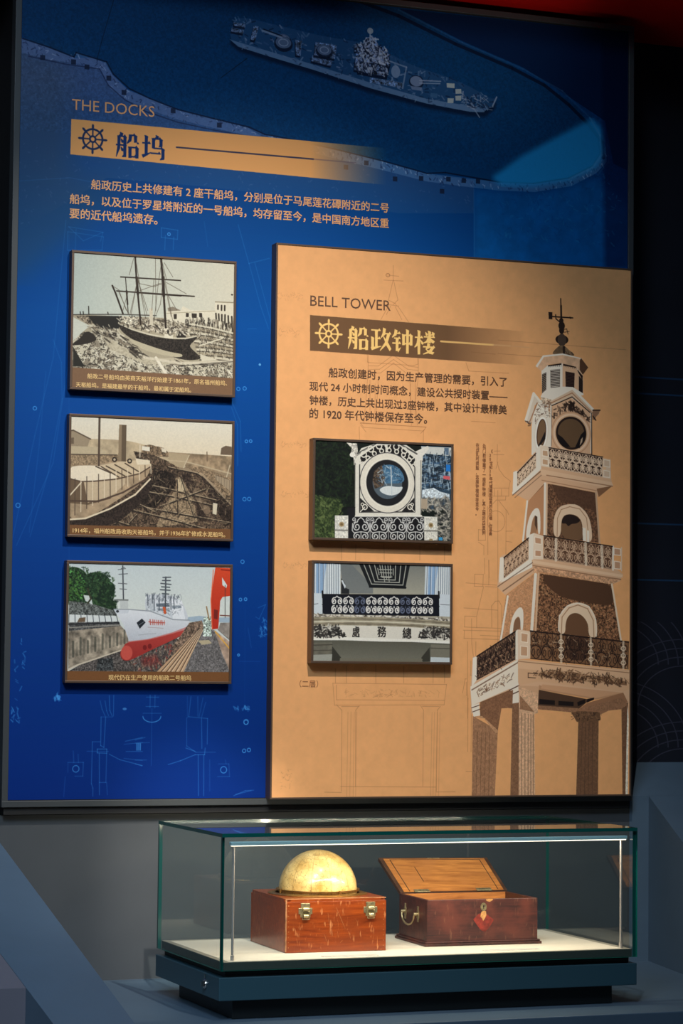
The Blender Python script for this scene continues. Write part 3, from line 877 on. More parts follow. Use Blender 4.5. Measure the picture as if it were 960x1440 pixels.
# ---- five framed photographs
def art_photo1():
    A = Art(408, 329, 1.5, (205, 198, 174))
    D, Mi, Lt = (48, 42, 36), (120, 108, 90), (216, 206, 180)
    A.poly("1,3 410,-2 412,153 4,158", (188, 196, 184), col2=(214, 206, 182), horiz=True)
    A.poly("4,152 412,143 413,284 6,295", (172, 160, 134))
    G1 = S("4,192 118,190 180,241 272,256 408,239 408,284 6,295")
    A.poly(G1, (206, 196, 170))
    A.poly(G1, (120, 108, 90), .7, thr=.55, kind='mid')
    A.poly(G1, D, .8, thr=.75, kind='fine')
    A.specks(G1, 420, 9, 2.0, [D, D, (240, 232, 210)], 12, 35, .85, 1)
    A.line("5,153 46,150 127,145 209,143", 2.5, D, .8)
    for t in ("23,145 24,152", "30,144 31,151", "43,131 44,150", "90,142 91,147"):
        A.line(t, 2.4, D)
    A.poly("11,156 41,153 62,171 42,173", Mi, tex=.3, kind='fine')
    A.poly("41,153 127,149 117,180 75,185 59,174", (40, 38, 34))
    A.poly("5,158 47,177 29,193 6,215", (206, 206, 188))
    A.poly("41,185 70,208 42,220 7,226 7,219 22,210", D, sm=2)
    A.poly("7,228 33,269 43,273 8,275", (44, 42, 36))
    A.specks("42,175 117,180 133,204 93,211 67,208", 160, 14, 2.6, [D, Lt, Mi], 30, 25, .8, 2)
    A.poly("67,188 180,246 293,240 293,255 185,261 98,231", (196, 184, 156), .8)
    A.specks("62,193 133,199 200,245 282,243 272,256 169,247 93,211", 200, 18, 3, [D, D, Mi], 27, 10, .8, 3)
    # building
    A.poly("234,131 250,122 270,126 275,116 296,125 354,122 356,102 402,100 401,164 235,154", (222, 212, 186))
    A.poly("237,123 250,119 270,127 239,131", (140, 128, 108))
    A.line("356,101 401,100", 2.5, (150, 138, 112))
    A.line("234,136 356,123", 1.5, (170, 158, 130))
    for t in ("252,137 260,136 260,148 253,149", "283,132 290,132 290,142 283,142", "297,132 310,132 310,143 298,143", "316,130 323,130 324,141 316,140"):
        A.poly(t, (58, 50, 42))
    for t in ("363,109 363,118", "372,109 372,120", "380,109 380,120", "358,129 359,142", "365,130 366,145", "373,131 373,148", "381,131 381,149", "389,133 390,151", "398,134 399,152"):
        A.line(t, 4, (60, 52, 44))
    A.specks("281,147 343,145 401,154 401,174 344,163 281,157", 330, 11, 2.2, [D, D, Mi, Lt], 88, 10, .9, 4)
    # stepped dock side
    for i in range(9):
        v = i / 8
        q = S("292,158 401,174 402,238 319,239")
        a, b = quad(q, 0, v), quad(q, 1, v)
        mid = ((a[0] + b[0]) / 2, (a[1] + b[1]) / 2 - 2)
        A.line([a, mid, b], 4, Lt if i % 2 == 0 else (160, 146, 120), .9)
        A.line(off([a, mid, b], 0, 4), 2.6, D, .75)
    A.specks("292,160 401,177 402,234 324,236", 420, 8, 2, [D, Lt, Mi], 80, 30, .7, 5)
    A.line("318,209 375,188", 3, Lt)
    A.poly("319,229 366,241 324,246", Lt)
    # hull
    A.poly("115,167 148,181 194,192 240,197 282,196 309,187 313,190 297,205 292,213 319,234 322,242 277,247 220,229 159,208 123,186", (50, 44, 38), tex=.2, kind='fine', sm=2)
    A.poly("133,197 179,212 241,228 278,231 272,241 220,236 169,224", (190, 178, 148), sm=2)
    A.line("117,167 148,179 194,189 240,194 282,194 308,187", 3, Lt, .9)
    A.poly("209,180 230,169 267,170 256,183 220,185", (222, 210, 184))
    A.poly("230,186 252,186 251,196 230,195", (226, 216, 190))
    A.poly("258,182 267,171 281,176 284,191 261,193", D)
    A.poly("179,179 189,167 219,167 215,180", (214, 200, 176))
    A.specks("117,151 209,150 292,160 297,185 220,184 168,177 117,168", 520, 9, 2.4, [D, D, Lt, Mi, (226, 214, 188)], 40, 60, .85, 6)
    A.poly("127,150 165,150 163,168 132,166", (206, 196, 172), .7, tex=.2, kind='fine')
    A.poly("192,127 200,126 202,167 193,166", (208, 196, 170))
    # masts, yards, rigging
    for t, w_ in (("155,6 159,59 171,166", 4.2), ("159,54 163,94", 6), ("219,6 224,55 233,170", 5), ("224,50 227,95", 7), ("120,56 268,55", 3), ("111,90 303,91", 3.2), ("167,91 270,92", 3), ("100,78 108,95 127,143", 4), ("132,57 140,142", 2), ("135,88 138,120", 4)):
        A.line(t, w_, (50, 40, 32))
    for t in ("159,49 186,142", "163,56 183,152", "157,15 167,69", "162,59 147,144", "162,59 143,149", "224,30 250,153", "227,55 246,143", "220,15 213,66 204,156", "224,60 219,115 209,140", "205,6 208,131", "233,62 283,86", "141,50 151,10", "103,80 116,87 135,135", "139,90 127,135",
              "167,69 203,74 223,65", "167,86 218,65", "162,59 188,132", "239,94 260,127", "227,15 249,48", "116,92 140,142", "221,10 233,54", "202,56 198,131"):
        A.line(t, 1.2, (84, 72, 58), .8)
    A.line("210,244 237,283", 7, (232, 222, 198))
    A.line("180,244 272,254 402,242", 6, (220, 208, 182), .8)
    A.line("272,261 324,253 402,243", 3, D, .5)
    A.ell("398,81", 2.5, 2, D)
    A.poly("-7,277 413,283 414,339 -6,339", (128, 96, 70))
    A.film(0.011, 0.25)
    return A


def art_photo2():
    A = Art(408, 289, 1.5, (150, 130, 104))
    D, Mi, Lt = (46, 38, 32), (116, 96, 76), (206, 186, 154)
    A.poly("-5,6 410,7 411,92 -3,98", (222, 214, 194), col2=(226, 208, 176))
    A.poly("1,62 51,57 137,57 183,65 245,81 245,128 2,142", (184, 164, 132), tex=.05, sm=2)
    A.poly("3,40 11,38 52,57 46,77 4,78", (156, 138, 112))
    A.line("2,41 11,39 53,58", 3, (96, 80, 64))
    A.poly("4,57 13,56 13,71 4,71", (110, 94, 76))
    A.poly("1,76 71,76 92,87 92,94 2,94", (188, 170, 138))
    A.poly("2,96 122,92 123,118 2,123", (146, 124, 96), tex=.12, kind='fine')
    A.line("2,96 117,93", 2.5, (80, 66, 54))
    A.poly("180,69 198,65 234,72 245,83 245,93 178,91", (120, 100, 78), tex=.2, kind='fine')
    A.poly("179,69 198,71 198,81 179,79", (226, 216, 194))
    A.poly("226,72 239,73 239,83 228,81", (220, 206, 180))
    A.poly("245,81 403,85 403,127 245,113", (150, 128, 100), tex=.1)
    A.poly("245,82 296,85 281,117 245,113", (176, 156, 124))
    A.poly("376,66 387,60 402,62 403,82 374,82", (110, 92, 74))
    A.line("340,77 341,99", 2.4, Mi)
    A.poly("158,82 209,90 245,103 245,138 184,140", (84, 70, 56), tex=.25, kind='fine')
    # dock basin
    A.poly("199,100 245,103 276,122 403,134 405,271 0,268 4,215 124,172 194,135", (86, 70, 56), tex=.25, kind='fine', sm=2)
    A.poly("286,112 328,115 403,137 404,202 359,158", (140, 118, 92), tex=.14, kind='fine')
    A.poly("359,131 404,144 404,172 364,143", (200, 178, 146))
    for u in np.linspace(0, 1, 14):
        A.line([quad(S("362,131 404,144 404,172 362,142"), u, 0), quad(S("362,131 404,144 404,172 362,142"), u, 1)], 1.4, (70, 58, 46), .8)
    A.line("242,101 286,102 403,127", 3, (190, 170, 138))
    A.line("286,114 282,117 296,86", 2, (200, 184, 154))
    A.line("390,135 398,107", 2.4, (200, 184, 154))
    A.poly("209,119 256,132 266,157 226,207 196,228 175,209 205,154", (44, 36, 30), tex=.3, kind='fine')
    A.poly("263,142 276,139 308,190 319,244 216,262 231,217 264,167", (150, 128, 100), tex=.12, kind='fine')
    A.poly("266,147 276,142 290,176 269,176", (196, 176, 142))
    A.poly("276,132 297,131 339,199 350,243 324,244 308,185", (60, 48, 40), tex=.2, kind='fine')
    A.poly("297,161 323,165 350,213 350,243 329,214", (140, 118, 94), .8)
    A.poly("323,130 404,197 405,261 360,213 344,174", (52, 42, 36), tex=.25, kind='fine')
    A.line("328,130 404,202", 5, (176, 154, 124), .8)
    for t in ("195,179 256,187 360,206", "195,162 256,172 365,193", "155,222 257,243 340,263", "175,214 288,230 402,246", "226,212 339,167", "175,209 216,227", "245,118 317,130 328,137", "115,257 155,222", "145,259 168,234", "125,252 150,259", "276,139 311,234"):
        A.line(t, 4.4, (48, 40, 34))
        A.line(off(S(t), 0, -2.2), 2, (186, 164, 132), .85)
    A.line("267,147 270,236", 2.2, (50, 40, 34))
    A.specks("199,110 276,122 404,162 405,261 125,260 195,169", 650, 12, 2.2, [D, D, (170, 148, 116), Mi], 35, 60, .6, 3)
    A.poly("357,198 368,200 366,227 356,224", (214, 200, 172))
    # steamer
    A.poly("2,251 44,245 104,221 164,185 204,139 205,169 175,209 125,250 75,271 0,268", (52, 42, 36), tex=.15, kind='fine')
    A.poly("0,122 72,117 138,102 201,105 199,135 164,170 104,211 49,245 2,249", (168, 144, 114), tex=.06, sm=2)
    A.poly("1,152 38,155 103,148 123,162 104,197 49,213 2,210", (108, 88, 68))
    A.poly("38,158 108,153 138,144 139,161 104,192 49,208", (196, 174, 142))
    A.poly("2,123 77,119 123,137 118,150 63,157 33,159 3,153", (232, 216, 188), sm=2)
    A.poly("77,119 138,106 194,101 203,115 174,135 133,147 118,142", (206, 184, 150))
    for t in ("80,122 123,145", "92,120 138,142", "113,116 153,136", "138,112 171,130", "67,122 103,136"):
        A.line(t, 3, (86, 70, 56))
    A.line("3,153 33,159 63,157 118,150 174,135 203,116", 3, (90, 72, 58))
    A.poly("163,99 199,103 199,112 168,114", (226, 210, 180))
    for i in range(15):
        u = i / 14
        a = quad(S("3,156 201,112 202,144 4,244"), u, 0)
        b = quad(S("3,156 201,112 202,134 4,246"), u, 1)
        A.line([a, b], 2.2, (226, 208, 176) if i % 2 == 0 else (80, 64, 52), .85)
    A.line("3,205 74,204 134,181 194,145", 4, (84, 66, 54))
    A.line("3,249 44,245 104,220 164,185 200,147", 4, (224, 206, 174))
    A.line("3,195 32,161", 3, (220, 204, 176))
    A.poly("122,21 140,21 140,108 121,107", (98, 82, 64))
    A.poly("122,21 129,21 129,108 121,107", (140, 120, 94))
    A.line("74,7 74,119", 5, (84, 68, 56))
    for t in ("112,104", "149,106"):
        A.ell(t, 6, 6, (50, 40, 34))
        A.ell(t, 3, 3, (190, 172, 142))
    A.line("174,67 174,96", 2, (220, 204, 176))
    A.poly("-5,261 413,260 413,301 -5,297", (118, 80, 50))
    A.film(0.011, 0.25)
    return A


def art_photo3():
    A = Art(408, 285, 1.5, (208, 214, 208))
    A.poly("-4,3 414,-2 416,137 -2,138", (196, 206, 206), col2=(220, 224, 214))
    A.poly("297,128 327,124 359,128 411,126 411,139 297,138", (150, 172, 190), .8)
    # trees
    g1, g2, g3 = (36, 62, 38), (64, 92, 54), (26, 42, 32)
    for t, rx, ry in (("17,51", 38, 36), ("20,70", 40, 30), ("72,50", 34, 24), ("77,64", 40, 26), ("67,81", 34, 26), ("97,69", 20, 15), ("109,107", 13, 17), ("90,88", 20, 20)):
        p = S(t)[0]
        A.ell(p, rx, ry, (42, 64, 42), tex=.3, kind='fine')
        A.specks([(p[0] - rx, p[1] - ry), (p[0] + rx, p[1] - ry), (p[0] + rx, p[1] + ry), (p[0] - rx, p[1] + ry)], 150, 7, 3, [g1, g2, g3, g3], 30, 60, .7, int(rx))
    A.poly("6,22 31,26 47,50 42,89 8,95", (54, 96, 44), .6, tex=.4, kind='fine')
    A.specks("6,25 41,31 45,75 8,100", 160, 7, 3, [(84, 130, 56), g2, g3], 30, 60, .6, 61)
    A.poly("8,95 58,99 123,117 123,127 8,129", (92, 96, 92), tex=.25, kind='fine')
    A.poly("42,80 60,82 65,103 47,94", (204, 210, 204))
    A.line("52,65 60,89 53,99", 4, (60, 60, 44))
    # fence and dock wall
    A.poly("8,126 123,128 127,144 8,145", (218, 222, 218))
    for x in range(9):
        q = S("8,126 123,128 127,144 8,145")
        A.line([quad(q, x / 8, 0), quad(q, x / 8, 1)], 1.6, (60, 70, 76))
    A.poly("33,134 48,132 47,143 28,144", (110, 90, 70))
    A.poly("7,145 129,141 134,152 8,165", (84, 84, 82), tex=.2, kind='fine')
    A.line("8,149 129,144", 3, (40, 42, 44))
    A.line("8,157 131,149", 2.4, (150, 146, 136))
    A.poly("7,165 134,151 152,170 152,202 35,242 8,256", (150, 138, 120), tex=.14)
    for i in range(17):
        u = i / 16
        q = S("10,186 152,160 152,199 11,240")
        a, b = quad(q, u, .1 * (i % 3)), quad(q, u, .75)
        A.line([a, b], 5, (52, 56, 48), .55 if i % 2 else .25)
    A.line("8,255 30,244 152,203", 4, (206, 192, 170))
    A.poly("8,259 35,244 152,204 195,208 302,158 333,143 263,261", (86, 80, 76), tex=.22, kind='fine')
    A.poly("80,229 115,226 118,255 75,256", (60, 62, 62), tex=.3, kind='fine')
    # mast and superstructure
    A.poly("191,79 219,74 260,78 280,87 294,114 302,136 261,137 194,121", (206, 210, 214), sm=2)
    A.poly("257,85 283,89 292,134 261,137", (230, 232, 234))
    for t, cc in (("193,87 214,85 215,116 194,116", (190, 196, 200)), ("214,91 254,88 256,128 216,118", (214, 218, 222)), ("219,97 252,95 253,104 220,104", (96, 106, 116)), ("221,108 253,108 253,115 223,114", (150, 158, 164)), ("258,101 281,100 282,107 259,108", (140, 150, 158))):
        A.poly(t, cc)
    A.specks("192,74 280,77 281,92 194,91", 130, 7, 1.6, [(70, 78, 86), (120, 128, 136), (236, 238, 240)], 88, 20, .8, 5)
    A.specks("194,91 281,92 289,119 253,124 194,116", 120, 6, 1.4, [(80, 88, 96), (240, 242, 244), (160, 168, 174)], 45, 60, .6, 55)
    A.line("136,10 139,87", 3, (70, 74, 78))
    for t in ("127,30 148,28", "125,19 143,16", "126,51 147,52", "130,64 146,65", "133,16 141,13"):
        A.line(t, 1.8, (96, 100, 104))
    A.poly("120,89 150,89 151,110 132,110 131,95", (196, 200, 196))
    A.line("120,90 150,90", 3, (110, 114, 110))
    A.line("242,34 242,120", 3.4, (70, 76, 82))
    for t in ("235,35 254,34", "234,42 253,42", "230,49 255,51", "232,57 252,58", "229,64 253,65", "234,73 250,74"):
        A.line(t, 2.8, (80, 86, 92))
    for t in ("214,86 215,113", "227,86 227,113", "255,80 256,110", "262,80 264,109", "198,76 199,101", "209,74 210,96"):
        A.line(t, 2.2, (90, 98, 106))
    A.poly("235,104 242,105 245,120 239,121", (206, 90, 50))
    # hull
    A.poly("115,112 153,112 204,115 261,134 302,136 301,154 261,168 200,184 155,189 139,146", (226, 228, 230), col2=(186, 190, 196))
    A.poly("115,112 153,112 151,121 123,122", (206, 210, 214))
    A.line("116,112 153,112 204,115 261,134 302,135", 2.4, (150, 156, 160))
    A.poly("147,189 200,183 261,167 300,155 292,166 261,183 221,201 190,216 170,226 150,234 136,229 132,214 140,202", (182, 68, 60), col2=(150, 46, 42), sm=2)
    A.ell("149,214", 14, 17, (200, 84, 72))
    A.poly("302,148 301,154 261,168 200,184 152,190 151,187 200,181 261,164", (198, 84, 74), .6)
    A.poly("172,143 185,133 194,142 180,157", (34, 40, 46))
    A.line("175,150 192,139", 1.4, (120, 126, 130))
    A.ell("125,117", 3.6, 3, (50, 56, 60))
    for t in ("205,135 211,147", "215,136 220,147", "225,137 230,147", "234,137 240,147"):
        a, b = S(t)
        A.line([a, (b[0] - 5, b[1])], 2.4, (186, 90, 80))
        A.line([(a[0] - 3, a[1] + 5), (b[0] + 1, b[1] - 5)], 2.4, (186, 90, 80))
        A.line([(b[0], a[1]), b], 1.8, (196, 110, 96))
    A.line("200,153 238,155", 1.2, (170, 150, 150))
    A.line("177,172 200,169 220,168", 1, (150, 156, 160))
    for t in ("193,201", "205,198"):
        A.ell(t, 5, 6, (120, 34, 34))
    A.poly("272,178 293,168 287,180 277,183", (226, 224, 216))
    A.specks("150,238 221,203 292,183 262,247 181,257", 380, 8, 2.4, [(170, 60, 50), (60, 48, 44), (200, 180, 150), (90, 70, 60)], 85, 30, .6, 7)
    A.poly("181,228 221,215 232,237 191,247", (140, 40, 38), .4, soft=4)
    # planks, yard, crane
    A.poly("223,258 328,153 339,153 289,259", (196, 160, 124))
    for u in (.15, .35, .5, .68, .85):
        q = S("328,153 339,153 289,259 223,258")
        A.line([quad(q, u, 0), quad(q, u, 1)], 1.8, (84, 62, 50))
        A.line([quad(q, u + .06, 0), quad(q, u + .06, 1)], 1.6, (232, 208, 174), .8)
    A.poly("302,141 333,135 341,157 328,155 282,198 262,217 262,198", (120, 100, 84), tex=.25, kind='fine')
    A.poly("339,153 364,157 386,216 406,258 289,259 308,217", (112, 108, 106), tex=.14, kind='fine')
    A.poly("323,183 351,181 359,189 334,193", (186, 172, 140))
    A.poly("364,157 405,186 406,258 386,216", (176, 150, 130), tex=.08)
    A.line("367,161 405,203", 3, (226, 170, 70))
    A.line("374,156 405,181", 2.4, (70, 62, 58))
    A.poly("379,140 404,139 405,181 374,157", (150, 140, 130), tex=.1)
    A.poly("337,128 356,125 358,173 336,173", (176, 190, 176), tex=.25, kind='fine')
    A.line("344,102 351,133", 3, (150, 120, 80))
    R = (214, 74, 42)
    A.poly("365,8 406,9 407,67 406,75 384,78 378,88 377,112 374,154 358,156 354,83", R, col2=(186, 48, 34))
    A.poly("382,31 395,50 393,57 383,50", (216, 222, 218))
    A.poly("363,108 373,110 372,132 363,130", (120, 40, 34))
    A.line("380,13 406,15", 3, (150, 40, 30))
    A.line("390,50 391,127", 1.4, (60, 60, 60))
    A.line("379,122 405,123", 2.4, (110, 60, 50))
    A.line("360,14 355,88 359,155", 2, (236, 110, 70))
    A.poly("-5,258 417,257 418,295 -4,293", (122, 80, 46))
    A.film(0.009, 0.25)
    return A


def art_photo4():
    A = Art(368, 246, 1.6, (24, 30, 26))
    A.specks("1,8 114,3 111,163 69,173 6,248", 1500, 9, 3.4, [(14, 18, 16), (28, 40, 26), (40, 56, 34), (20, 26, 20)], 30, 60, .6, 1)
    A.poly("4,141 32,142 74,147 74,177 56,195 59,246 5,248", (52, 66, 36), tex=.25, kind='fine')
    A.specks("4,139 74,143 76,177 58,195 59,246 5,248", 520, 8, 3.4, [(84, 98, 54), (46, 60, 34), (34, 46, 28), (104, 118, 70)], 30, 60, .7, 2)
    # harbour behind on the right
    A.poly("282,5 363,6 364,164 283,162", (52, 72, 88))
    A.poly("282,9 363,9 363,30 287,26", (206, 206, 198))
    A.poly("344,10 356,10 356,28 344,27", (90, 110, 130))
    A.specks("282,26 363,32 364,111 283,114", 360, 16, 2.6, [(30, 40, 50), (150, 170, 184), (70, 100, 130), (24, 32, 40)], 0, 20, .8, 3)
    A.specks("287,26 363,23 364,107 288,109", 120, 14, 2, [(180, 196, 204), (30, 40, 50)], 90, 8, .8, 4)
    A.poly("349,51 361,52 361,68 349,68", (40, 120, 200))
    A.poly("342,79 360,80 360,89 342,87", (214, 96, 100))
    A.poly("286,116 316,110 335,119 359,124 359,137 286,135", (204, 214, 218), tex=.1, kind='fine')
    A.specks("283,136 364,133 365,238 327,239 326,169 284,166", 560, 11, 3.6, [(140, 134, 122), (60, 60, 58), (196, 188, 170), (90, 88, 84)], 10, 50, .8, 5)
    A.poly("283,138 300,139 300,163 283,162", (176, 158, 134))
    # clock tower front
    A.poly("109,46 125,20 165,6 240,5 268,23 285,37 284,181 110,187", (224, 218, 202))
    A.poly("86,8 114,9 116,29 111,61 106,62 105,44 96,40 100,21", (196, 190, 176), tex=.15, kind='fine')
    A.ell("102,37", 7, 6, (232, 226, 212))
    A.poly("266,23 301,6 303,15 287,33 287,44 272,44", (226, 220, 206))
    A.line("116,33 165,6", 4, (90, 88, 84))
    A.line("223,4 271,28", 4, (90, 88, 84))
    A.line("112,40 158,8", 2, (150, 146, 136))
    A.line("109,51 110,187", 2, (90, 88, 82))
    A.line("282,44 283,181", 2, (120, 116, 108))
    A.poly("121,61 123,41 165,12 221,7 266,40 266,62 240,39 193,28 147,41", (34, 32, 32))
    for u in np.linspace(.06, .94, 9):
        th = math.radians(205 + u * 130)
        c = S("194,102")[0]
        for rr, sz in ((92, 7), (80, 5)):
            p = (c[0] + math.cos(th + (.05 if rr == 80 else 0)) * rr, c[1] + math.sin(th) * rr)
            A.ell(p, sz, sz, (224, 218, 202), wd=2.8)
    A.line("191,8 191,30", 6, (224, 218, 202))
    A.line("121,61 122,176 267,171 266,62", 2.4, (40, 38, 38))
    for q in ("123,141 124,175 160,173", "265,136 266,170 232,171"):
        P = S(q)
        A.poly(P, (36, 34, 34))
        c = (sum(p[0] for p in P) / 3, sum(p[1] for p in P) / 3)
        A.ell(c, 6, 6, (224, 218, 202), wd=2.6)
        A.ell((c[0] + (P[0][0] - c[0]) * .5, c[1] - 6), 3.4, 3.4, (224, 218, 202), wd=2)
        A.line([P[1], c], 2.4, (224, 218, 202))
    C = "194,102"
    for r, col in ((158, (60, 58, 62)), (154, (226, 218, 200)), (128, (236, 229, 212)), (122, (190, 184, 170)), (119, (34, 34, 36)), (84, (84, 96, 104))):
        A.ell(C, r / 2.168, r / 2.12, col, n=60)
    A.poly("159,75 179,59 212,56 236,76 240,102 180,104 161,101", (70, 110, 140), sm=2)
    A.poly("159,75 179,59 189,91 184,109 161,118 155,97", (84, 70, 58), tex=.25, kind='fine')
    A.poly("171,118 194,108 222,112 237,109 227,127 203,134 180,128", (214, 218, 214), sm=2)
    A.specks("170,59 221,59 238,94 170,105", 110, 12, 2, [(190, 204, 210), (40, 60, 80), (110, 140, 160)], 5, 50, .7, 6)
    A.line("203,62 206,132", 2.4, (196, 204, 204))
    A.line("110,186 284,180", 5, (232, 226, 210))
    # railing with stone posts
    A.poly("90,166 110,165 111,245 91,245", (30, 30, 32))
    A.line("69,186 83,166 110,165", 2, (20, 20, 20))
    q = S("110,187 292,182 293,238 111,243")
    A.poly(q, (26, 26, 28))
    W4 = (206, 204, 198)
    for i in range(4):
        u0 = .085 + i * .262
        for s in (-1, 1):
            scroll(A, q, u0 + s * .058, .44, .056, .2, 270 if s > 0 else 270, s * 1.35, 2.6, W4)
            scroll(A, q, u0 + s * .055, .86, .054, .17, 270, s * 1.3, 2.6, W4)
            scroll(A, q, u0 + s * .1, .14, .03, .12, 90, s * 1.2, 2.0, W4)
            A.line([quad(q, u0, .04), quad(q, u0 + s * .04, .14), quad(q, u0 + s * .05, .24)], 2.4, W4)
            A.line([quad(q, u0 + s * .118, .3), quad(q, u0 + s * .125, .6), quad(q, u0 + s * .1, .7), quad(q, u0, .66)], 2.2, W4)
        A.line([quad(q, u0, .66), quad(q, u0, 1)], 2.2, W4)
        A.line([quad(q, u0 + .131, 0), quad(q, u0 + .131, 1)], 1.8, W4, .8)
    A.line([q[0], q[1]], 2, (190, 186, 176))
    for t in ("58,186 93,185 93,245 59,245", "292,181 327,181 328,239 293,240"):
        P = S(t)
        A.poly(P, (220, 216, 202), tex=.06, kind='fine')
        A.line([quad(P, 0, .6), quad(P, 1, .6)], 3, (120, 116, 106))
        A.ell(quad(P, .5, .36), 6.5, 6, (170, 146, 104))
        A.ell(quad(P, .5, .36), 3.5, 3, (120, 96, 62))
        A.ell(quad(P, .5, .98), 5, 3, (150, 130, 96))
    A.poly("331,231 341,231 341,239 331,239", (60, 150, 200))
    A.film(0.011, 0.25)
    return A


def art_photo5():
    A = Art(368, 247, 1.6, (176, 168, 148))
    # loggia ceiling
    A.poly("73,2 303,1 297,77 81,79", (120, 122, 116), col2=(168, 164, 146))
    A.poly("73,9 103,8 159,60 159,77 81,78", (104, 110, 112), .7)
    A.poly("121,4 256,3 244,61 149,61", (30, 32, 34))
    q = S("126,5 253,5 242,58 151,57")
    for k in range(4):
        m = .06 + k * .11
        A.line([quad(q, m, 0), quad(q, m, 1 - m), quad(q, 1 - m, 1 - m), quad(q, 1 - m, 0)], 2.2, (176, 176, 164))
    for u, v0, v1 in ((.44, 0, .8), (.5, .05, .7), (.56, 0, .8), (.33, .2, .5), (.67, .2, .5)):
        A.line([quad(q, u, v0), quad(q, u, v1)], 2, (176, 176, 164))
    for v in (.25, .4, .58):
        A.line([quad(q, .36, v), quad(q, .64, v)], 2, (176, 176, 164))
    A.line("150,61 244,61", 4, (20, 22, 24))
    for t in ("151,60 178,60", "185,60 210,61", "216,61 244,61"):
        A.line(t, 5, (24, 26, 28))
    # columns
    for t, sh in (("2,4 74,4 75,81 3,81", 1), ("296,5 365,6 365,78 294,77", 0)):
        P = S(t)
        A.poly(P, (204, 212, 214))
        A.poly([quad(P, .12, 0), quad(P, .5, 0), quad(P, .36, 1), quad(P, .12, 1)], (120, 156, 196), .75)
        for u in (.08, .22, .38, .52, .6, .68, .76, .84, .92):
            A.line([quad(P, u, 0), quad(P, u, 1)], 1.6, (84, 96, 112), .8)
            A.line([quad(P, u + .03, 0), quad(P, u + .03, 1)], 1.6, (240, 242, 238), .8)
    A.poly("76,41 86,53 86,64 97,68 97,79 76,79", (40, 42, 44))
    A.poly("76,47 80,46 88,60 86,67", (210, 216, 218))
    A.poly("3,79 28,79 29,129 3,129", (208, 216, 218))
    A.line("5,106 17,104", 1.6, (110, 116, 120))
    A.poly("332,74 365,76 364,130 333,129", (206, 214, 218))
    A.line("337,100 361,101", 1.6, (110, 116, 120))
    # iron railing
    q = S("28,82 333,79 334,129 29,130")
    A.poly(q, (24, 26, 34))
    q2 = S("51,84 318,81 319,127 51,129")
    for i in range(9):
        u = (i + .5) / 9
        if i in (2, 6):
            cc, al = (110, 118, 140), .6
        else:
            cc, al = (226, 222, 214), .95
        for s in (-1, 1):
            scroll(A, q2, u + s * .026, .30, .024, .19, 270, s * 1.3, 2.8, cc, al)
            scroll(A, q2, u + s * .027, .74, .026, .21, 270, s * 1.3, 3.2, cc, al)
            A.line([quad(q2, u, .03), quad(q2, u + s * .02, .12)], 2.6, cc, al)
        A.line([quad(q2, u, .5), quad(q2, u, .62)], 3, cc, al)
        A.line([quad(q2, u + .055, 0), quad(q2, u + .055, 1)], 1.8, (24, 26, 34))
    A.line([quad(q, 0, .5), quad(q, 1, .52)], 2.4, (24, 26, 34))
    A.line("28,82 333,78", 3, (20, 20, 24))
    for t in ("28,74 29,89", "332,69 333,84"):
        A.line(t, 4, (24, 24, 26))
    # curved entablature
    A.poly("3,129 81,129 183,130 262,131 365,135 365,141 262,136 183,134 81,134 4,137", (208, 200, 184))
    A.specks("4,130 183,130 365,135 365,142 183,136 4,137", 260, 8, 2.6, [(50, 46, 42), (236, 230, 216), (130, 118, 100)], 5, 40, .8, 3)
    A.poly("4,137 81,134 183,134 262,136 365,141 364,161 263,157 183,155 82,155 4,160", (156, 146, 122), tex=.06)
    A.line("4,148 81,145 183,145 262,147 364,152", 3, (212, 204, 180))
    A.line("4,143 81,139 183,139 262,141 364,146", 2, (110, 100, 84))
    A.line("4,154 81,151 183,151 262,153 364,158", 2, (110, 100, 84))
    A.poly("4,160 81,155 183,155 263,157 364,162 364,196 263,193 183,193 82,191 4,192", (222, 216, 200))
    A.poly("4,187 91,184 183,185 364,189 364,196 263,193 183,193 4,192", (236, 232, 218))
    for t, sd in (("6,160 70,157 73,169 90,181 68,182 41,182 6,184", 4), ("298,157 364,161 363,182 333,181 278,182 286,173 296,167", 5)):
        A.specks(t, 420, 10, 3.0, [(40, 38, 36), (60, 56, 52), (226, 220, 204)], 0, 60, .9, sd)
    for t in ("69,169 72,181", "77,171 80,182", "84,173 87,182", "66,178 90,182", "279,181 303,182", "282,173 282,181", "291,168 291,181"):
        A.line(t, 2.6, (40, 38, 36))
    A.poly("3,192 82,191 183,193 263,193 364,196 365,243 4,243", (92, 90, 78), col2=(120, 118, 104))
    A.poly("4,198 54,196 54,227 5,230", (110, 106, 92), tex=.05)
    A.line("4,204 55,202", 2, (70, 66, 56))
    A.line("4,217 55,215", 2, (76, 72, 62))
    A.poly("312,198 364,199 365,230 312,229", (124, 120, 104))
    A.line("312,207 364,208", 2, (76, 72, 62))
    A.poly("55,206 78,233 73,243 53,241", (58, 56, 48))
    A.poly("309,205 287,231 291,241 311,240", (60, 58, 50))
    A.poly("4,227 55,225 54,242 4,242", (160, 160, 148))
    A.poly("312,229 365,230 365,243 311,242", (196, 204, 204))
    A.poly("75,234 291,234 287,242 74,243", (116, 112, 96))
    A.film(0.009, 0.25)
    return A


def print_material(name, art, rough=0.45, spec=0.35):
    m = bpy.data.materials.new(name)
    m.use_nodes = True
    nt = m.node_tree
    b = nt.nodes['Principled BSDF']
    t = nt.nodes.new('ShaderNodeTexImage')
    t.image = art.image(name)
    t.extension = 'EXTEND'
    nt.links.new(t.outputs[0], b.inputs['Base Color'])
    b.inputs['Roughness'].default_value = rough
    b.inputs['Specular IOR Level'].default_value = spec
    return m


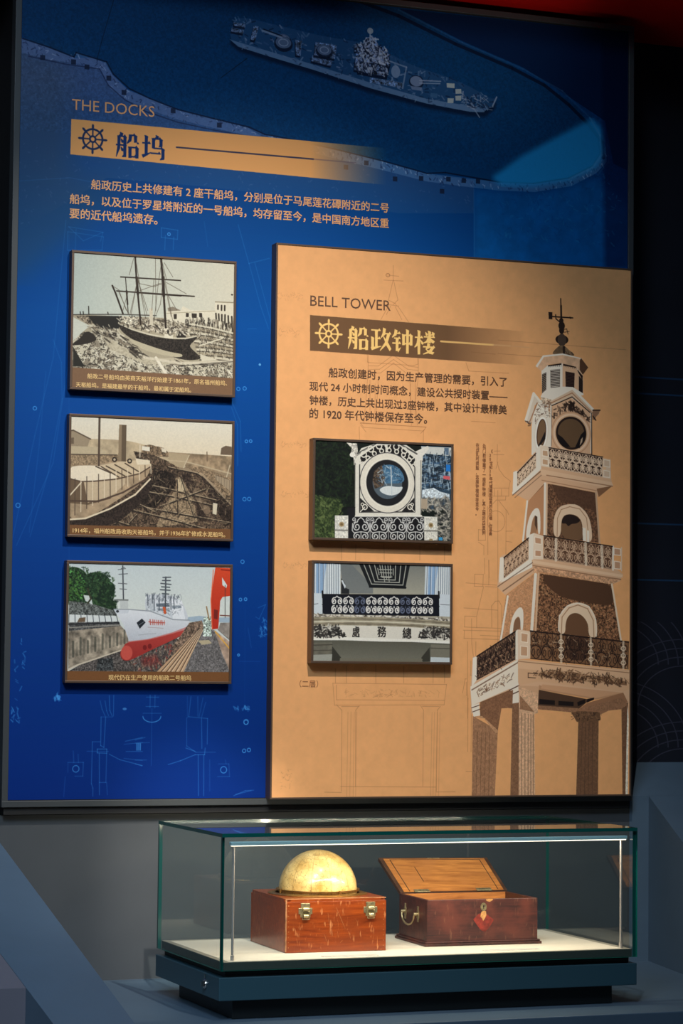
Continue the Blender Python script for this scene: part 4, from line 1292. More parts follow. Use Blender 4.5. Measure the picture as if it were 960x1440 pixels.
# ------------------------------------------------------------------ materials
M_NICHE = mat('niche paint', (70, 74, 78), rough=0.55, var=0.06, scale=6, bump=0.15)
M_COUNTER = mat('counter paint', (78, 98, 116), rough=0.5, var=0.05, scale=5, bump=0.1)
M_FRONT = mat('counter front paint', (34, 62, 82), rough=0.5)
M_BLACK = mat('matt black board', (14, 14, 15), rough=0.6)
M_BFRAME = mat('grey aluminium edging', (74, 78, 80), rough=0.4, metal=0.3)
M_CEIL = mat('dark red ceiling paint', (225, 22, 16), rough=0.8, spec=0.1)
M_BRONZE = mat('bronze frame', (98, 78, 64), rough=0.42, metal=0.35)
M_CASE = mat('case lacquer', (44, 74, 86), rough=0.38)
M_CASEDK = mat('case plinth lacquer', (7, 13, 14), rough=0.5)
M_DECKRIM = mat('deck rim paint', (58, 66, 62), rough=0.5)
M_CLOTH = mat('cream display cloth', (226, 214, 196), rough=0.9, var=0.03, scale=60)
M_STEEL = mat('brushed steel', (200, 196, 192), rough=0.22, metal=1.0)
M_RAIL = mat('anodised rail', (176, 220, 236), rough=0.35, metal=0.15)
M_TEXT_B = mat('sand vinyl lettering', (244, 174, 112), rough=0.5)
M_TEXT_O = mat('brown vinyl lettering', (98, 66, 44), rough=0.5)
M_TEXT_F = mat('gold caption lettering', (240, 200, 132), rough=0.5)
M_TEXT_D = mat('faint brown lettering', (150, 98, 62), rough=0.5)
M_INK = mat('black character lettering', (44, 40, 36), rough=0.6)


def tex_wall():
    """dark navy wall with ruled lines and scale-wave contour drawing"""
    m = mat('dark navy wall graphic', (12, 18, 34), rough=0.6, var=0.25, scale=3)
    nt = m.node_tree
    b = nt.nodes['Principled BSDF']
    N = nt.nodes.new
    L = nt.links.new

    def math_(op, a, c=None, d=None):
        n = N('ShaderNodeMath')
        n.operation = op
        for i, q in enumerate((a, c, d)):
            if q is None:
                continue
            if isinstance(q, (int, float)):
                n.inputs[i].default_value = q
            else:
                L(q, n.inputs[i])
        return n.outputs[0]
    tc = N('ShaderNodeTexCoord')
    sp = N('ShaderNodeSeparateXYZ')
    L(tc.outputs['Object'], sp.inputs[0])
    X, Z = sp.outputs['X'], sp.outputs['Z']
    acc = None
    for z0 in (1.0965, 1.0525, 0.7048, 0.5547):
        d = math_('ABSOLUTE', math_('SUBTRACT', Z, z0))
        f = math_('LESS_THAN', d, 0.0022)
        acc = f if acc is None else math_('MAXIMUM', acc, f)
    # overlapping wave scales: concentric rings about a brick grid of centres
    waves = None
    for ox, oz in ((0.0, 0.0), (0.21, 0.11)):
        u = math_('SUBTRACT', math_('MODULO', math_('ADD', X, 4.2 + ox), 0.42), 0.21)
        v = math_('SUBTRACT', math_('MODULO', math_('ADD', Z, 4.4 + oz), 0.22), 0.0)
        r = math_('SQRT', math_('ADD', math_('MULTIPLY', u, u), math_('MULTIPLY', math_('MULTIPLY', v, v), 1.6)))
        inr = math_('MULTIPLY', math_('LESS_THAN', r, 0.23), math_('GREATER_THAN', r, 0.11))
        fr = math_('ABSOLUTE', math_('SUBTRACT', math_('FRACT', math_('DIVIDE', r, 0.03)), 0.5))
        ln = math_('MULTIPLY', math_('LESS_THAN', fr, 0.06), inr)
        waves = ln if waves is None else math_('MAXIMUM', waves, ln)
    waves = math_('MULTIPLY', waves, math_("LESS_THAN", Z, 0.4430))
    mix = N('ShaderNodeMix')
    mix.data_type = 'RGBA'
    old = b.inputs['Base Color'].links[0].from_socket
    L(math_("MULTIPLY", waves, 0.3), mix.inputs['Factor'])
    L(old, mix.inputs['A'])
    mix.inputs['B'].default_value = lin((84, 84, 104))
    mix2 = N('ShaderNodeMix')
    mix2.data_type = 'RGBA'
    L(acc, mix2.inputs['Factor'])
    L(mix.outputs['Result'], mix2.inputs['A'])
    mix2.inputs['B'].default_value = lin((20, 56, 88))
    L(mix2.outputs['Result'], b.inputs['Base Color'])
    return m


def glass_mat():
    m = bpy.data.materials.new('case glass')
    m.use_nodes = True
    nt = m.node_tree
    nt.nodes.clear()
    o = nt.nodes.new('ShaderNodeOutputMaterial')
    mx = nt.nodes.new('ShaderNodeMixShader')
    fr = nt.nodes.new('ShaderNodeFresnel')
    fr.inputs['IOR'].default_value = 1.6
    tr = nt.nodes.new('ShaderNodeBsdfTransparent')
    tr.inputs[0].default_value = (0.955, 0.985, 0.975, 1)
    gl = nt.nodes.new('ShaderNodeBsdfGlossy')
    gl.inputs['Roughness'].default_value = 0.0
    gl.inputs['Color'].default_value = (0.95, 1, 1, 1)
    ge = nt.nodes.new('ShaderNodeNewGeometry')
    sb = nt.nodes.new('ShaderNodeMath')
    sb.operation = 'MULTIPLY'
    iv = nt.nodes.new('ShaderNodeMath')
    iv.operation = 'SUBTRACT'
    iv.inputs[0].default_value = 1.0
    nt.links.new(ge.outputs['Backfacing'], iv.inputs[1])
    nt.links.new(iv.outputs[0], sb.inputs[0])
    nt.links.new(fr.outputs[0], sb.inputs[1])
    nt.links.new(sb.outputs[0], mx.inputs[0])
    nt.links.new(tr.outputs[0], mx.inputs[1])
    nt.links.new(gl.outputs[0], mx.inputs[2])
    nt.links.new(mx.outputs[0], o.inputs[0])
    return m


M_WALL = tex_wall()
M_GLASS = glass_mat()
M_EDGE = mat('polished green glass edge', (10, 80, 74), rough=0.12, spec=0.8)

# ------------------------------------------------------------------ the setting
S_ = 0.36235
ZF, YF, YN, YW = -0.4238, -0.8477, 0.0203, 0.2319


def inc(y):
    """height of the sloping counter face"""
    return -0.0056 + S_ * (y - YN)


def struct(name, bm, m, **k):
    o = obj(name, bm, m, **k)
    o['kind'] = 'structure'
    return o


bm = bmesh.new()
box(bm, -1.6, 3.2, YW, YW + 0.1, -1.0, 2.6)
struct('wall_back', bm, M_WALL)
bm = bmesh.new()
box(bm, -1.6, 3.2, -0.25, YW, 2.0020, 2.0856)
struct('ceiling', bm, M_CEIL)
# niche: back wall, shelf, sloping ledge behind
bm = bmesh.new()
box(bm, -0.2, 1.7823, YN, YW - 0.003, ZF, -0.0365)
box(bm, 1.62, 1.7823, YN, YW - 0.003, -0.0366, inc(YN) - 0.002)
struct('wall_niche', bm, M_NICHE)
bm = bmesh.new()
box(bm, -0.6, 2.6, YF, YN + 0.1, ZF - 0.05, ZF)
struct('floor_shelf', bm, M_COUNTER, bevel=0.002)
bm = bmesh.new()
box(bm, -0.1602, 2.6, YF + 0.004, YF + 0.05, -1.0, ZF - 0.05)
box(bm, -0.1602, 2.6, YF + 0.001, YF + 0.05, ZF - 0.0502, ZF - 0.004)
struct('wall_counter_front', bm, M_FRONT)


def prism(bm, plan, drop=0.0):
    """plan outline, top follows the slope"""
    lo = [bm.verts.new((x, y, -1.0)) for x, y in plan]
    hi = [bm.verts.new((x, y, inc(y) - drop)) for x, y in plan]
    n = len(plan)
    bm.faces.new(lo[::-1])
    bm.faces.new(hi)
    for i in range(n):
        bm.faces.new((lo[i], lo[(i + 1) % n], hi[(i + 1) % n], hi[i]))


xl = lambda y: -0.0611 - 0.0988 * (y - -0.1954)
xl2 = lambda y: -0.1775 - 0.131 * (y - -0.7053)
xr = lambda y: 1.6748 + 0.185 * (y - YN)
bm = bmesh.new()
prism(bm, [(xl2(-1.15), -1.15), (xl(-1.15), -1.15), (xl(YW), YW), (xl2(YW), YW)])
struct('wall_cheek_left', bm, M_COUNTER)
bm = bmesh.new()
prism(bm, [(xr(-1.15), -1.15), (3.1, -1.15), (3.1, YN), (xr(YN), YN)])
struct('wall_cheek_right', bm, M_COUNTER)
bm = bmesh.new()
prism(bm, [(1.62, YN - 0.001), (3.1, YN - 0.001), (3.1, YW), (1.62, YW)])
struct('trim_2', bm, M_COUNTER)
bm = bmesh.new()
prism(bm, [(-1.2, YF - 0.002), (xl2(YF), YF - 0.002), (xl2(YN), YN), (-1.2, YN)], 0.001)
struct('wall_niche_left', bm, mat('neighbour niche paint', (100, 98, 108), rough=0.6))

# ------------------------------------------------------------------ blue board of the docks
board = thing('display_board', 'tall deep blue display board about the docks with grey edging and a faint warship overhead', 'display board', (0, 0, 0))
bm = bmesh.new()
box(bm, -0.008, 1.608, 0.0, YW, -0.034, 1.975)
obj('board_body', bm, M_BLACK, board)


def print_plane(name, x0, x1, z0, z1, y, m, parent):
    bm = bmesh.new()
    vs = [bm.verts.new(p) for p in ((x0, y, z0), (x1, y, z0), (x1, y, z1), (x0, y, z1))]
    f = bm.faces.new(vs)
    uv = bm.loops.layers.uv.new('UVMap')
    for l, c in zip(f.loops, ((0, 0), (1, 0), (1, 1), (0, 1))):
        l[uv].uv = c
    me = bpy.data.meshes.new(name)
    bm.to_mesh(me)
    bm.free()
    o = bpy.data.objects.new(name, me)
    COL.objects.link(o)
    me.materials.append(m)
    o.parent = parent
    return o


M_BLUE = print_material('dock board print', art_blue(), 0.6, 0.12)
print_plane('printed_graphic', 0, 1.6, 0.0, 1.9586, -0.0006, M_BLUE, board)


def rails(x0, x1, z0, z1, y0, y1, w_, m, parent, bev=0.0008):
    for a, b, c, d in ((x0, x1, z1 - w_, z1), (x0, x1, z0, z0 + w_), (x0, x0 + w_, z0 + w_, z1 - w_), (x1 - w_, x1, z0 + w_, z1 - w_)):
        bm = bmesh.new()
        box(bm, a, b, y0, y1, c, d)
        obj('frame_rail', bm, m, parent, bevel=bev)


rails(-0.0145, 1.6135, -0.0165, 1.976, -0.007, 0.03, 0.0145, M_BFRAME, board)

_fonts = {}


def text(s, a, b, y, m, parent, bold=0.013, name='text_line', height=None, extra=None):
    """flat lettering between two points given in metres (x, z of the centre line); fitted to the width"""
    cu = bpy.data.curves.new(name, 'FONT')
    cu.body = s
    cu.size = 1.0
    cu.resolution_u = 3
    if extra:
        cu.space_character = extra
    to = bpy.data.objects.new('tmp', cu)
    COL.objects.link(to)
    dg = bpy.context.evaluated_depsgraph_get()
    me = bpy.data.meshes.new_from_object(to.evaluated_get(dg))
    bpy.data.objects.remove(to)
    bpy.data.curves.remove(cu)
    n = len(me.vertices)
    co_ = np.empty(n * 3)
    me.vertices.foreach_get('co', co_)
    co_ = co_.reshape(-1, 3)
    x0, x1 = co_[:, 0].min(), co_[:, 0].max()
    z0, z1 = co_[:, 1].min(), co_[:, 1].max()
    k = (b[0] - a[0]) / (x1 - x0)
    kz = height / (z1 - z0) if height else k
    out = np.zeros_like(co_)
    out[:, 0] = a[0] + (co_[:, 0] - x0) * k
    out[:, 1] = y
    out[:, 2] = (a[1] + b[1]) / 2 + (co_[:, 1] - (z0 + z1) / 2) * kz
    me.vertices.foreach_set('co', out.ravel())
    me.update()
    if bold:
        # heavier strokes: the same outlines laid again a hair to the side
        bb = bmesh.new()
        d = bold * k
        for dx, dy, dz in ((-d, 0, -d), (d, -4e-5, -d), (-d, -8e-5, d), (d, -12e-5, d)):
            n0 = len(bb.verts)
            bb.from_mesh(me)
            bb.verts.ensure_lookup_table()
            bmesh.ops.translate(bb, verts=bb.verts[n0:], vec=(dx, dy, dz))
        bb.to_mesh(me)
        bb.free()
    me.materials.clear()
    me.materials.append(m)
    me.name = name
    o = bpy.data.objects.new(name, me)
    COL.objects.link(o)
    o.parent = parent
    return o


def place(ox, z1):
    """print millimetres to metres"""
    return lambda x, y: (ox + x / 1000, z1 - y / 1000)


pb = place(0, 1.9586)
text('THE DOCKS', pb(125.8, 322.1), pb(329.3, 317.5), -0.0012, M_TEXT_B, board, 0.0, 'title_lettering')
text('船政历史上共修建有 2 座干船坞，分别是位于马尾莲花磹附近的二号', pb(175.8, 503.6), pb(936.2, 511.3), -0.0012, M_TEXT_B, board)
text('船坞，以及位于罗星塔附近的一号船坞，均存留至今，是中国南方地区重', pb(124.5, 545.0), pb(936.6, 546.8), -0.0012, M_TEXT_B, board)
text('要的近代船坞遗存。', pb(125.0, 578.9), pb(340.4, 581.8), -0.0012, M_TEXT_B, board)

# ------------------------------------------------------------------ orange panel of the bell tower
panel = thing('display_board', 'sand orange bell tower panel with a cut-out tower photograph, fixed on the blue board', 'display board', (0, 0, 0))
OX0, OX1, OZ0, OZ1, OY = 0.6310, 1.5956, -0.0023, 1.3384, -0.0333
bm = bmesh.new()
box(bm, OX0 + 0.002, OX1 - 0.002, OY + 0.002, -0.0008, OZ0 + 0.002, OZ1 - 0.002)
obj('panel_body', bm, M_BLACK, panel)
M_ORANGE = print_material('bell tower panel print', art_orange(), 0.6, 0.15)
print_plane('printed_graphic', OX0, OX1, OZ0, OZ1, OY, M_ORANGE, panel)
rails(OX0, OX1, OZ0, OZ1, OY - 0.002, -0.001, 0.0042, M_BRONZE, panel, 0.0005)
po = place(OX0, OZ1)
YT = OY - 0.0008
text('BELL TOWER', po(89.1, 137.1), po(299.7, 133.7), YT, M_TEXT_O, panel, 0.0, 'title_lettering')
text('船政创建时，因为生产管理的需要，引入了', po(139.0, 307.4), po(614.1, 309.7), YT, M_TEXT_O, panel)
text('现代 24 小时制时间概念，建设公共授时装置——', po(89.6, 342.9), po(616.2, 345.3), YT, M_TEXT_O, panel)
text('钟楼，历史上共出现过3座钟楼，其中设计最精美', po(90.0, 377.5), po(614.5, 379.3), YT, M_TEXT_O, panel)
text('的 1920 年代钟楼保存至今。', po(90.4, 410.4), po(398.9, 410.4), YT, M_TEXT_O, panel)
text('（二层）', po(72.3, 1064.0), po(119.8, 1065.4), YT, M_TEXT_D, panel, 0.0)
for s, a, b in (('《20世纪20年代福建船政局的办公楼，在总务', (691.2, 634), (689.5, 753)), ('处门前修建了一座新钟楼，其上端的四面钟', (681.8, 624), (680.5, 752)), ('在战乱时损毁，这座钟楼保存至今。', (671.8, 623), (671.5, 725))):
    n = len(s)
    ax, az = po(572.4, 479.1) if s[0] == '《' else (po(553.9, 465.6) if s[0] == '处' else po(535.5, 464.6))
    bx, bz = po(571.9, 693.7) if s[0] == '《' else (po(554.5, 692.4) if s[0] == '处' else po(535.8, 645.2))
    text('\n'.join(s), (ax - 0.0045, (az + bz) / 2), (ax + 0.0045, (az + bz) / 2), YT, M_TEXT_D, panel, 0.02, 'caption_column', height=az - bz)


# ------------------------------------------------------------------ framed photographs
def photo(name, label, x0, x1, z0, z1, yb, yf, art, caption, group=None, bar=0.0058):
    t = thing(name, label, 'framed photograph', ((x0 + x1) / 2, yb, z0), group=group)
    o = lambda x, z: (x - (x0 + x1) / 2, z - z0)
    lx0, lz0 = o(x0, z0)
    lx1, lz1 = o(x1, z1)
    bm = bmesh.new()
    box(bm, lx0 + 0.001, lx1 - 0.001, yf + 0.004 - yb, -0.0008, lz0 + 0.001, lz1 - 0.001)
    obj('backing_board', bm, M_BRONZE, t)
    print_plane('printed_photograph', lx0, lx1, lz0, lz1, yf + 0.0032 - yb, print_material(label[:40], art, 0.5, 0.2), t)
    rails(lx0, lx1, lz0, lz1, yf - yb, -0.0008, bar, M_BRONZE, t)
    for s, a, b in caption:
        text(s, o(*a), o(*b), yf + 0.0026 - yb, M_TEXT_F, t, 0.01, 'caption_lettering')
    return t


p1 = place(0.1257, 1.2873)
photo('framed_photograph', 'framed old photograph of a two-masted sailing ship in a stone dry dock', 0.1257, 0.5337, 0.958, 1.2873, -0.0006, -0.0253, art_photo1(),
      [('船政二号船坞由英商天裕洋行始建于1861年，原名福州船坞、', p1(42.5, 291.7), p1(388.4, 300.0)), ('天裕船坞，是福建最早的干船坞，最初属于泥船坞。', p1(15.3, 313.7), p1(298.1, 320.4))], 'photographs on the blue board')
p2 = place(0.1257, 0.901)
photo('framed_photograph', 'framed sepia photograph of a steamer with a white awning and tall funnel', 0.1257, 0.5337, 0.6119, 0.901, -0.0006, -0.0253, art_photo2(),
      [('1914年，福州船政局收购天裕船坞，并于1936年扩修成水泥船坞。', p2(13.7, 272.6), p2(388.1, 274.7))], 'photographs on the blue board')
p3 = place(0.1257, 0.5568)
photo('framed_photograph', 'framed colour photograph of a white and red ship in dock beside an orange crane', 0.1257, 0.5337, 0.2715, 0.5568, -0.0006, -0.0253, art_photo3(),
      [('现代仍在生产使用的船政二号船坞', p3(105.5, 271.5), p3(307.9, 271.8))], 'photographs on the blue board')
photo('framed_photograph', 'framed photograph of the round opening of a white bell tower with trees at left', 0.7215, 1.0898, 0.6198, 0.8657, OY - 0.0006, -0.0633, art_photo4(), [], 'photographs on the orange panel')
f5 = photo('framed_photograph', 'framed photograph of a balcony with iron railing above three Chinese characters', 0.7215, 1.0898, 0.3233, 0.5703, OY - 0.0006, -0.0633, art_photo5(), [], 'photographs on the orange panel')
p5 = place(0.7215 - (0.7215 + 1.0898) / 2, 0.5703 - 0.3233)
for ch, a, b in (('處', p5(106.0, 170.1), p5(124.9, 169.8)), ('務', p5(171.7, 169.2), p5(194.0, 168.8)), ('總', p5(237.4, 171.7), p5(260.3, 171.3))):
    text(ch, a, b, -0.0633 + 0.0026 - (OY - 0.0006), M_INK, f5, 0.02, 'character_lettering', height=0.026)

# ------------------------------------------------------------------ glass display case
GX0, GX1, GY0, GY1, GZ0, GZ1 = 0.2872, 1.2569, -0.7172, -0.2577, -0.3200, -0.0352
case = thing('display_case', 'low table-top glass display case with dark teal base standing on the shelf', 'display case', ((GX0 + GX1) / 2, (GY0 + GY1) / 2, ZF))
CX, CY = (GX0 + GX1) / 2, (GY0 + GY1) / 2


def cbox(name, x0, x1, y0, y1, z0, z1, m, bevel=0.001, edge=None):
    bm = bmesh.new()
    box(bm, x0 - CX, x1 - CX, y0 - CY, y1 - CY, z0 - ZF, z1 - ZF)
    o = obj(name, bm, m, case, bevel=0 if edge else bevel)
    if edge:
        for f in o.data.polygons:
            n = f.normal
            d = [abs(n.x), abs(n.y), abs(n.z)]
            if d.index(max(d)) != edge - 1:
                f.material_index = 1
    return o


cbox('plinth', 0.3238, 1.2101, -0.6875, -0.3132, ZF + 0.0006, -0.3818, M_CASEDK)
cbox('base_slab', 0.2851, 1.2580, -0.7140, -0.2575, -0.3818, -0.3338, M_CASE, 0.0015)
cbox('shadow_gap_base', GX0 + 0.014, GX1 - 0.014, GY0 + 0.014, GY1 - 0.014, -0.3338, GZ0, M_CASEDK)
cbox('deck_box', GX0 + 0.0085, GX1 - 0.0085, GY0 + 0.0085, GY1 - 0.0085, GZ0, -0.3026, M_DECKRIM)
cbox('deck_border', GX0 + 0.010, GX1 - 0.010, GY0 + 0.010, GY1 - 0.010, -0.3027, -0.3025, mat('grey deck border', (150, 142, 128), rough=0.7), 0)
cbox('deck_cloth', 0.3096, 1.2278, -0.7010, -0.2922, -0.3025, -0.3020, M_CLOTH, 0)
T = 0.0078
GM = [M_GLASS, M_EDGE]
cbox('glass_pane', GX0, GX1, GY0, GY1, GZ1 - T, GZ1, GM, edge=3)
cbox('glass_pane', GX0, GX1, GY0, GY0 + T, GZ0, GZ1 - T - 0.0002, GM, edge=2)
cbox('glass_pane', GX0, GX1, GY1 - T, GY1, GZ0, GZ1 - T - 0.0002, GM, edge=2)
cbox('glass_pane', GX0, GX0 + T, GY0 + T + 0.0002, GY1 - T - 0.0002, GZ0, GZ1 - T - 0.0002, GM, edge=1)
cbox('glass_pane', GX1 - T, GX1, GY0 + T + 0.0002, GY1 - T - 0.0002, GZ0, GZ1 - T - 0.0002, GM, edge=1)
# lock with key plate on the left end of the base
bm = bmesh.new()
lathe(bm, [(0.0001, -0.004), (0.0095, -0.004), (0.0105, -0.002), (0.0105, 0.0), (0.0001, 0.0)], (0.2851 - CX, -0.6236 - CY, -0.3565 - ZF), 24, 'X')
lk = obj('lock', bm, M_STEEL, case, smooth=False)
bm = bmesh.new()
box(bm, 0.2851 - CX - 0.010, 0.2851 - CX - 0.003, -0.6250 - CY, -0.6222 - CY, -0.3613 - ZF, -0.3508 - ZF)
box(bm, 0.2851 - CX - 0.0025, 0.2851 - CX, -0.6260 - CY, -0.6222 - CY, -0.3446 - ZF, -0.3361 - ZF)
obj('key', bm, M_STEEL, lk)

M_ROD = mat('satin rod', (206, 196, 190), rough=0.3, metal=0.5)
# light rail inside the case
rail = thing('light_rail', 'slim steel light rail on two thin rods, inside the glass case front', 'lamp', (0.7725, -0.6863, -0.3024))
RX = 0.7725


def rb(name, x0, x1, y0, y1, z0, z1, m):
    bm = bmesh.new()
    box(bm, x0 - RX, x1 - RX, y0 - -0.6863, y1 - -0.6863, z0 - -0.3024, z1 - -0.3024)
    return obj(name, bm, m, rail, bevel=0.0008)


rb('rail_bar', 0.3149, 1.2449, -0.6920, -0.6806, -0.0622, -0.0546, M_RAIL)
M_LED = mat('warm LED strip', (255, 236, 214), emit=2.2)
rb('light_strip', 0.3168, 1.2430, -0.6905, -0.6839, -0.0641, -0.0623, M_LED)
for x in (0.3225, 1.2321):
    bm = bmesh.new()
    X = x - RX
    tube(bm, [(X, 0, 0), (X, 0, 0.011)], 0.0042, 14)
    tube(bm, [(X, 0, 0.012), (X, 0, 0.2368)], 0.0028, 12)
    obj('rod', bm, M_ROD, rail, smooth=False)
area('case_light_strip', (0.7806, -0.6877, -0.0650), (0.7806, -0.5742, -0.3024), 2.8, 0.88, 0.006, (1.0, 0.86, 0.66))
for x, t, p in ((0.6904, (0.6002, -0.4698, -0.1457), 1.2), (0.8518, (0.8993, -0.3464, -0.2122), 0.8), (0.4625, (0.5195, -0.4793, -0.2692), 0.35)):
    spot('case_spotlight', (x, -0.6825, -0.0655), t, p, 75, 0.8, 0.004, (1.0, 0.88, 0.68))


# ------------------------------------------------------------------ woods
def wood(name, c1, c2, c3, rough=0.35, sc=(1.2, 14, 14), coat=0.3, scratch=0.0, sc_col=(214, 140, 90)):
    m = bpy.data.materials.new(name)
    m.use_nodes = True
    nt = m.node_tree
    N, L = nt.nodes.new, nt.links.new
    b = nt.nodes['Principled BSDF']
    b.inputs['Roughness'].default_value = rough
    b.inputs['Coat Weight'].default_value = coat
    b.inputs['Coat Roughness'].default_value = 0.25
    tc = N('ShaderNodeTexCoord')
    mp = N('ShaderNodeMapping')
    mp.inputs['Scale'].default_value = sc
    L(tc.outputs['Object'], mp.inputs[0])
    n1 = N('ShaderNodeTexNoise')
    n1.inputs['Scale'].default_value = 9
    n1.inputs['Detail'].default_value = 9
    n1.inputs['Roughness'].default_value = 0.6
    n1.inputs['Distortion'].default_value = 0.6
    L(mp.outputs[0], n1.inputs['Vector'])
    r = N('ShaderNodeValToRGB')
    r.color_ramp.elements[0].position = 0.3
    r.color_ramp.elements[1].position = 0.72
    r.color_ramp.elements[0].color = lin(c2)
    r.color_ramp.elements[1].color = lin(c1)
    L(n1.outputs[0], r.inputs[0])
    n2 = N('ShaderNodeTexNoise')
    n2.inputs['Scale'].default_value = 16
    n2.inputs['Detail'].default_value = 6
    L(tc.outputs['Object'], n2.inputs['Vector'])
    r2 = N('ShaderNodeValToRGB')
    r2.color_ramp.elements[0].position = 0.48
    r2.color_ramp.elements[1].position = 0.68
    r2.color_ramp.elements[0].color = (0, 0, 0, 1)
    r2.color_ramp.elements[1].color = (0.75, 0.75, 0.75, 1)
    L(n2.outputs[0], r2.inputs[0])
    mx = N('ShaderNodeMix')
    mx.data_type = 'RGBA'
    L(r2.outputs[0], mx.inputs['Factor'])
    L(r.outputs[0], mx.inputs['A'])
    mx.inputs['B'].default_value = lin(c3)
    out = mx.outputs['Result']
    if scratch:
        mp2 = N('ShaderNodeMapping')
        mp2.inputs['Scale'].default_value = (70, 70, 16)
        mp2.inputs['Rotation'].default_value = (0.1, 0.25, 0)
        L(tc.outputs['Object'], mp2.inputs[0])
        n3 = N('ShaderNodeTexNoise')
        n3.inputs['Scale'].default_value = 2.2
        n3.inputs['Detail'].default_value = 3
        L(mp2.outputs[0], n3.inputs['Vector'])
        r3 = N('ShaderNodeValToRGB')
        r3.color_ramp.elements[0].position = 0.62
        r3.color_ramp.elements[1].position = 0.74
        r3.color_ramp.elements[0].color = (0, 0, 0, 1)
        r3.color_ramp.elements[1].color = (scratch, scratch, scratch, 1)
        L(n3.outputs[0], r3.inputs[0])
        m3 = N('ShaderNodeMix')
        m3.data_type = 'RGBA'
        L(r3.outputs[0], m3.inputs['Factor'])
        L(out, m3.inputs['A'])
        m3.inputs['B'].default_value = lin(sc_col)
        out = m3.outputs['Result']
    L(out, b.inputs['Base Color'])
    bp = N('ShaderNodeBump')
    bp.inputs['Strength'].default_value = 0.12
    bp.inputs['Distance'].default_value = 0.001
    L(n1.outputs[0], bp.inputs['Height'])
    L(bp.outputs[0], b.inputs['Normal'])
    return m


M_MAHOG = wood('varnished red-brown wood', (166, 74, 26), (116, 44, 18), (134, 60, 28), 0.3, scratch=0.8)
M_MAHOG_W = mat('worn light wood edge', (196, 132, 88), rough=0.6, var=0.3, scale=60)
M_CHEST = wood('dark maroon painted wood', (88, 44, 39), (44, 25, 26), (108, 54, 44), 0.5, scratch=0.45, sc_col=(140, 96, 76), coat=0.15)
M_CHEST_IN = wood('bare orange-brown wood', (222, 142, 68), (150, 84, 36), (190, 118, 60), 0.55, coat=0.0)
M_CHEST_EDGE = wood('dark lid edge wood', (88, 54, 36), (60, 38, 28), (110, 72, 46), 0.5)
M_BRASS = mat('aged brass', (196, 150, 84), rough=0.32, metal=0.9, var=0.2, scale=90)
M_NICKEL = mat('tarnished pale metal', (222, 204, 160), rough=0.4, metal=0.85, var=0.3, scale=120)
M_HOLE = mat('keyhole dark', (10, 8, 8), rough=0.8)
M_RED = mat('faded red paper diamond', (150, 48, 36), rough=0.8, var=0.35, scale=90)
M_PALEWOOD = mat('chipped pale wood', (224, 160, 96), rough=0.8, var=0.3, scale=150)


def globe_mat():
    m = mat('varnished star chart paper', (250, 216, 146), rough=0.28, rgb2=(190, 142, 70), scale=22, coat=0.35)
    nt = m.node_tree
    N, L = nt.nodes.new, nt.links.new
    b = nt.nodes['Principled BSDF']
    base = b.inputs['Base Color'].links[0].from_socket
    tc = N('ShaderNodeTexCoord')

    def lines(out, thr, col, mode, scale, fac):
        v = N('ShaderNodeTexVoronoi')
        v.feature = mode
        v.inputs['Scale'].default_value = scale
        L(tc.outputs['Object'], v.inputs['Vector'])
        lt = N('ShaderNodeMath')
        lt.operation = 'LESS_THAN'
        L(v.outputs['Distance'], lt.inputs[0])
        lt.inputs[1].default_value = thr
        ml = N('ShaderNodeMath')
        ml.operation = 'MULTIPLY'
        L(lt.outputs[0], ml.inputs[0])
        ml.inputs[1].default_value = fac
        mx = N('ShaderNodeMix')
        mx.data_type = 'RGBA'
        L(ml.outputs[0], mx.inputs['Factor'])
        L(out, mx.inputs['A'])
        mx.inputs['B'].default_value = lin(col)
        return mx.outputs['Result']
    o1 = lines(base, 0.03, (120, 82, 40), 'DISTANCE_TO_EDGE', 62, 0.34)
    o2 = lines(o1, 0.16, (90, 60, 30), 'F1', 110, 0.6)
    sp = N('ShaderNodeSeparateXYZ')
    L(tc.outputs['Object'], sp.inputs[0])
    at = N('ShaderNodeMath')
    at.operation = 'ARCTAN2'
    L(sp.outputs['X'], at.inputs[0])
    L(sp.outputs['Y'], at.inputs[1])
    md = N('ShaderNodeMath')
    md.operation = 'PINGPONG'
    L(at.outputs[0], md.inputs[0])
    md.inputs[1].default_value = math.pi / 12
    lt = N('ShaderNodeMath')
    lt.operation = 'LESS_THAN'
    L(md.outputs[0], lt.inputs[0])
    lt.inputs[1].default_value = 0.010
    mul = N('ShaderNodeMath')
    mul.operation = 'MULTIPLY'
    L(lt.outputs[0], mul.inputs[0])
    mul.inputs[1].default_value = 0.5
    mx = N('ShaderNodeMix')
    mx.data_type = 'RGBA'
    L(mul.outputs[0], mx.inputs['Factor'])
    L(o2, mx.inputs['A'])
    mx.inputs['B'].default_value = lin((120, 84, 44))
    L(mx.outputs['Result'], b.inputs['Base Color'])
    return m


# ------------------------------------------------------------------ wooden box of the star globe
DZ = -0.3020
SIZE = 0.9495
gb = thing('wooden_box', 'square varnished red-brown wooden box with two pale metal catches, cradling a star globe', 'box', (0.5931, -0.4688, DZ + 0.0003), math.radians(-1.6))
gb.scale = (SIZE,) * 3
HX, HY, HH, TW = 0.1215, 0.1325, 0.1215, 0.009
bm = bmesh.new()
box(bm, -HX, HX, -HY, -HY + TW, 0, HH - 0.006)
box(bm, -HX, HX, HY - TW, HY, 0, HH - 0.006)
box(bm, -HX, -HX + TW, -HY + TW, HY - TW, 0, HH - 0.006)
box(bm, HX - TW, HX, -HY + TW, HY - TW, 0, HH - 0.006)
box(bm, -HX + TW, HX - TW, -HY + TW, HY - TW, 0.0, 0.006)
obj('box_body', bm, M_MAHOG, gb, bevel=0.0012)
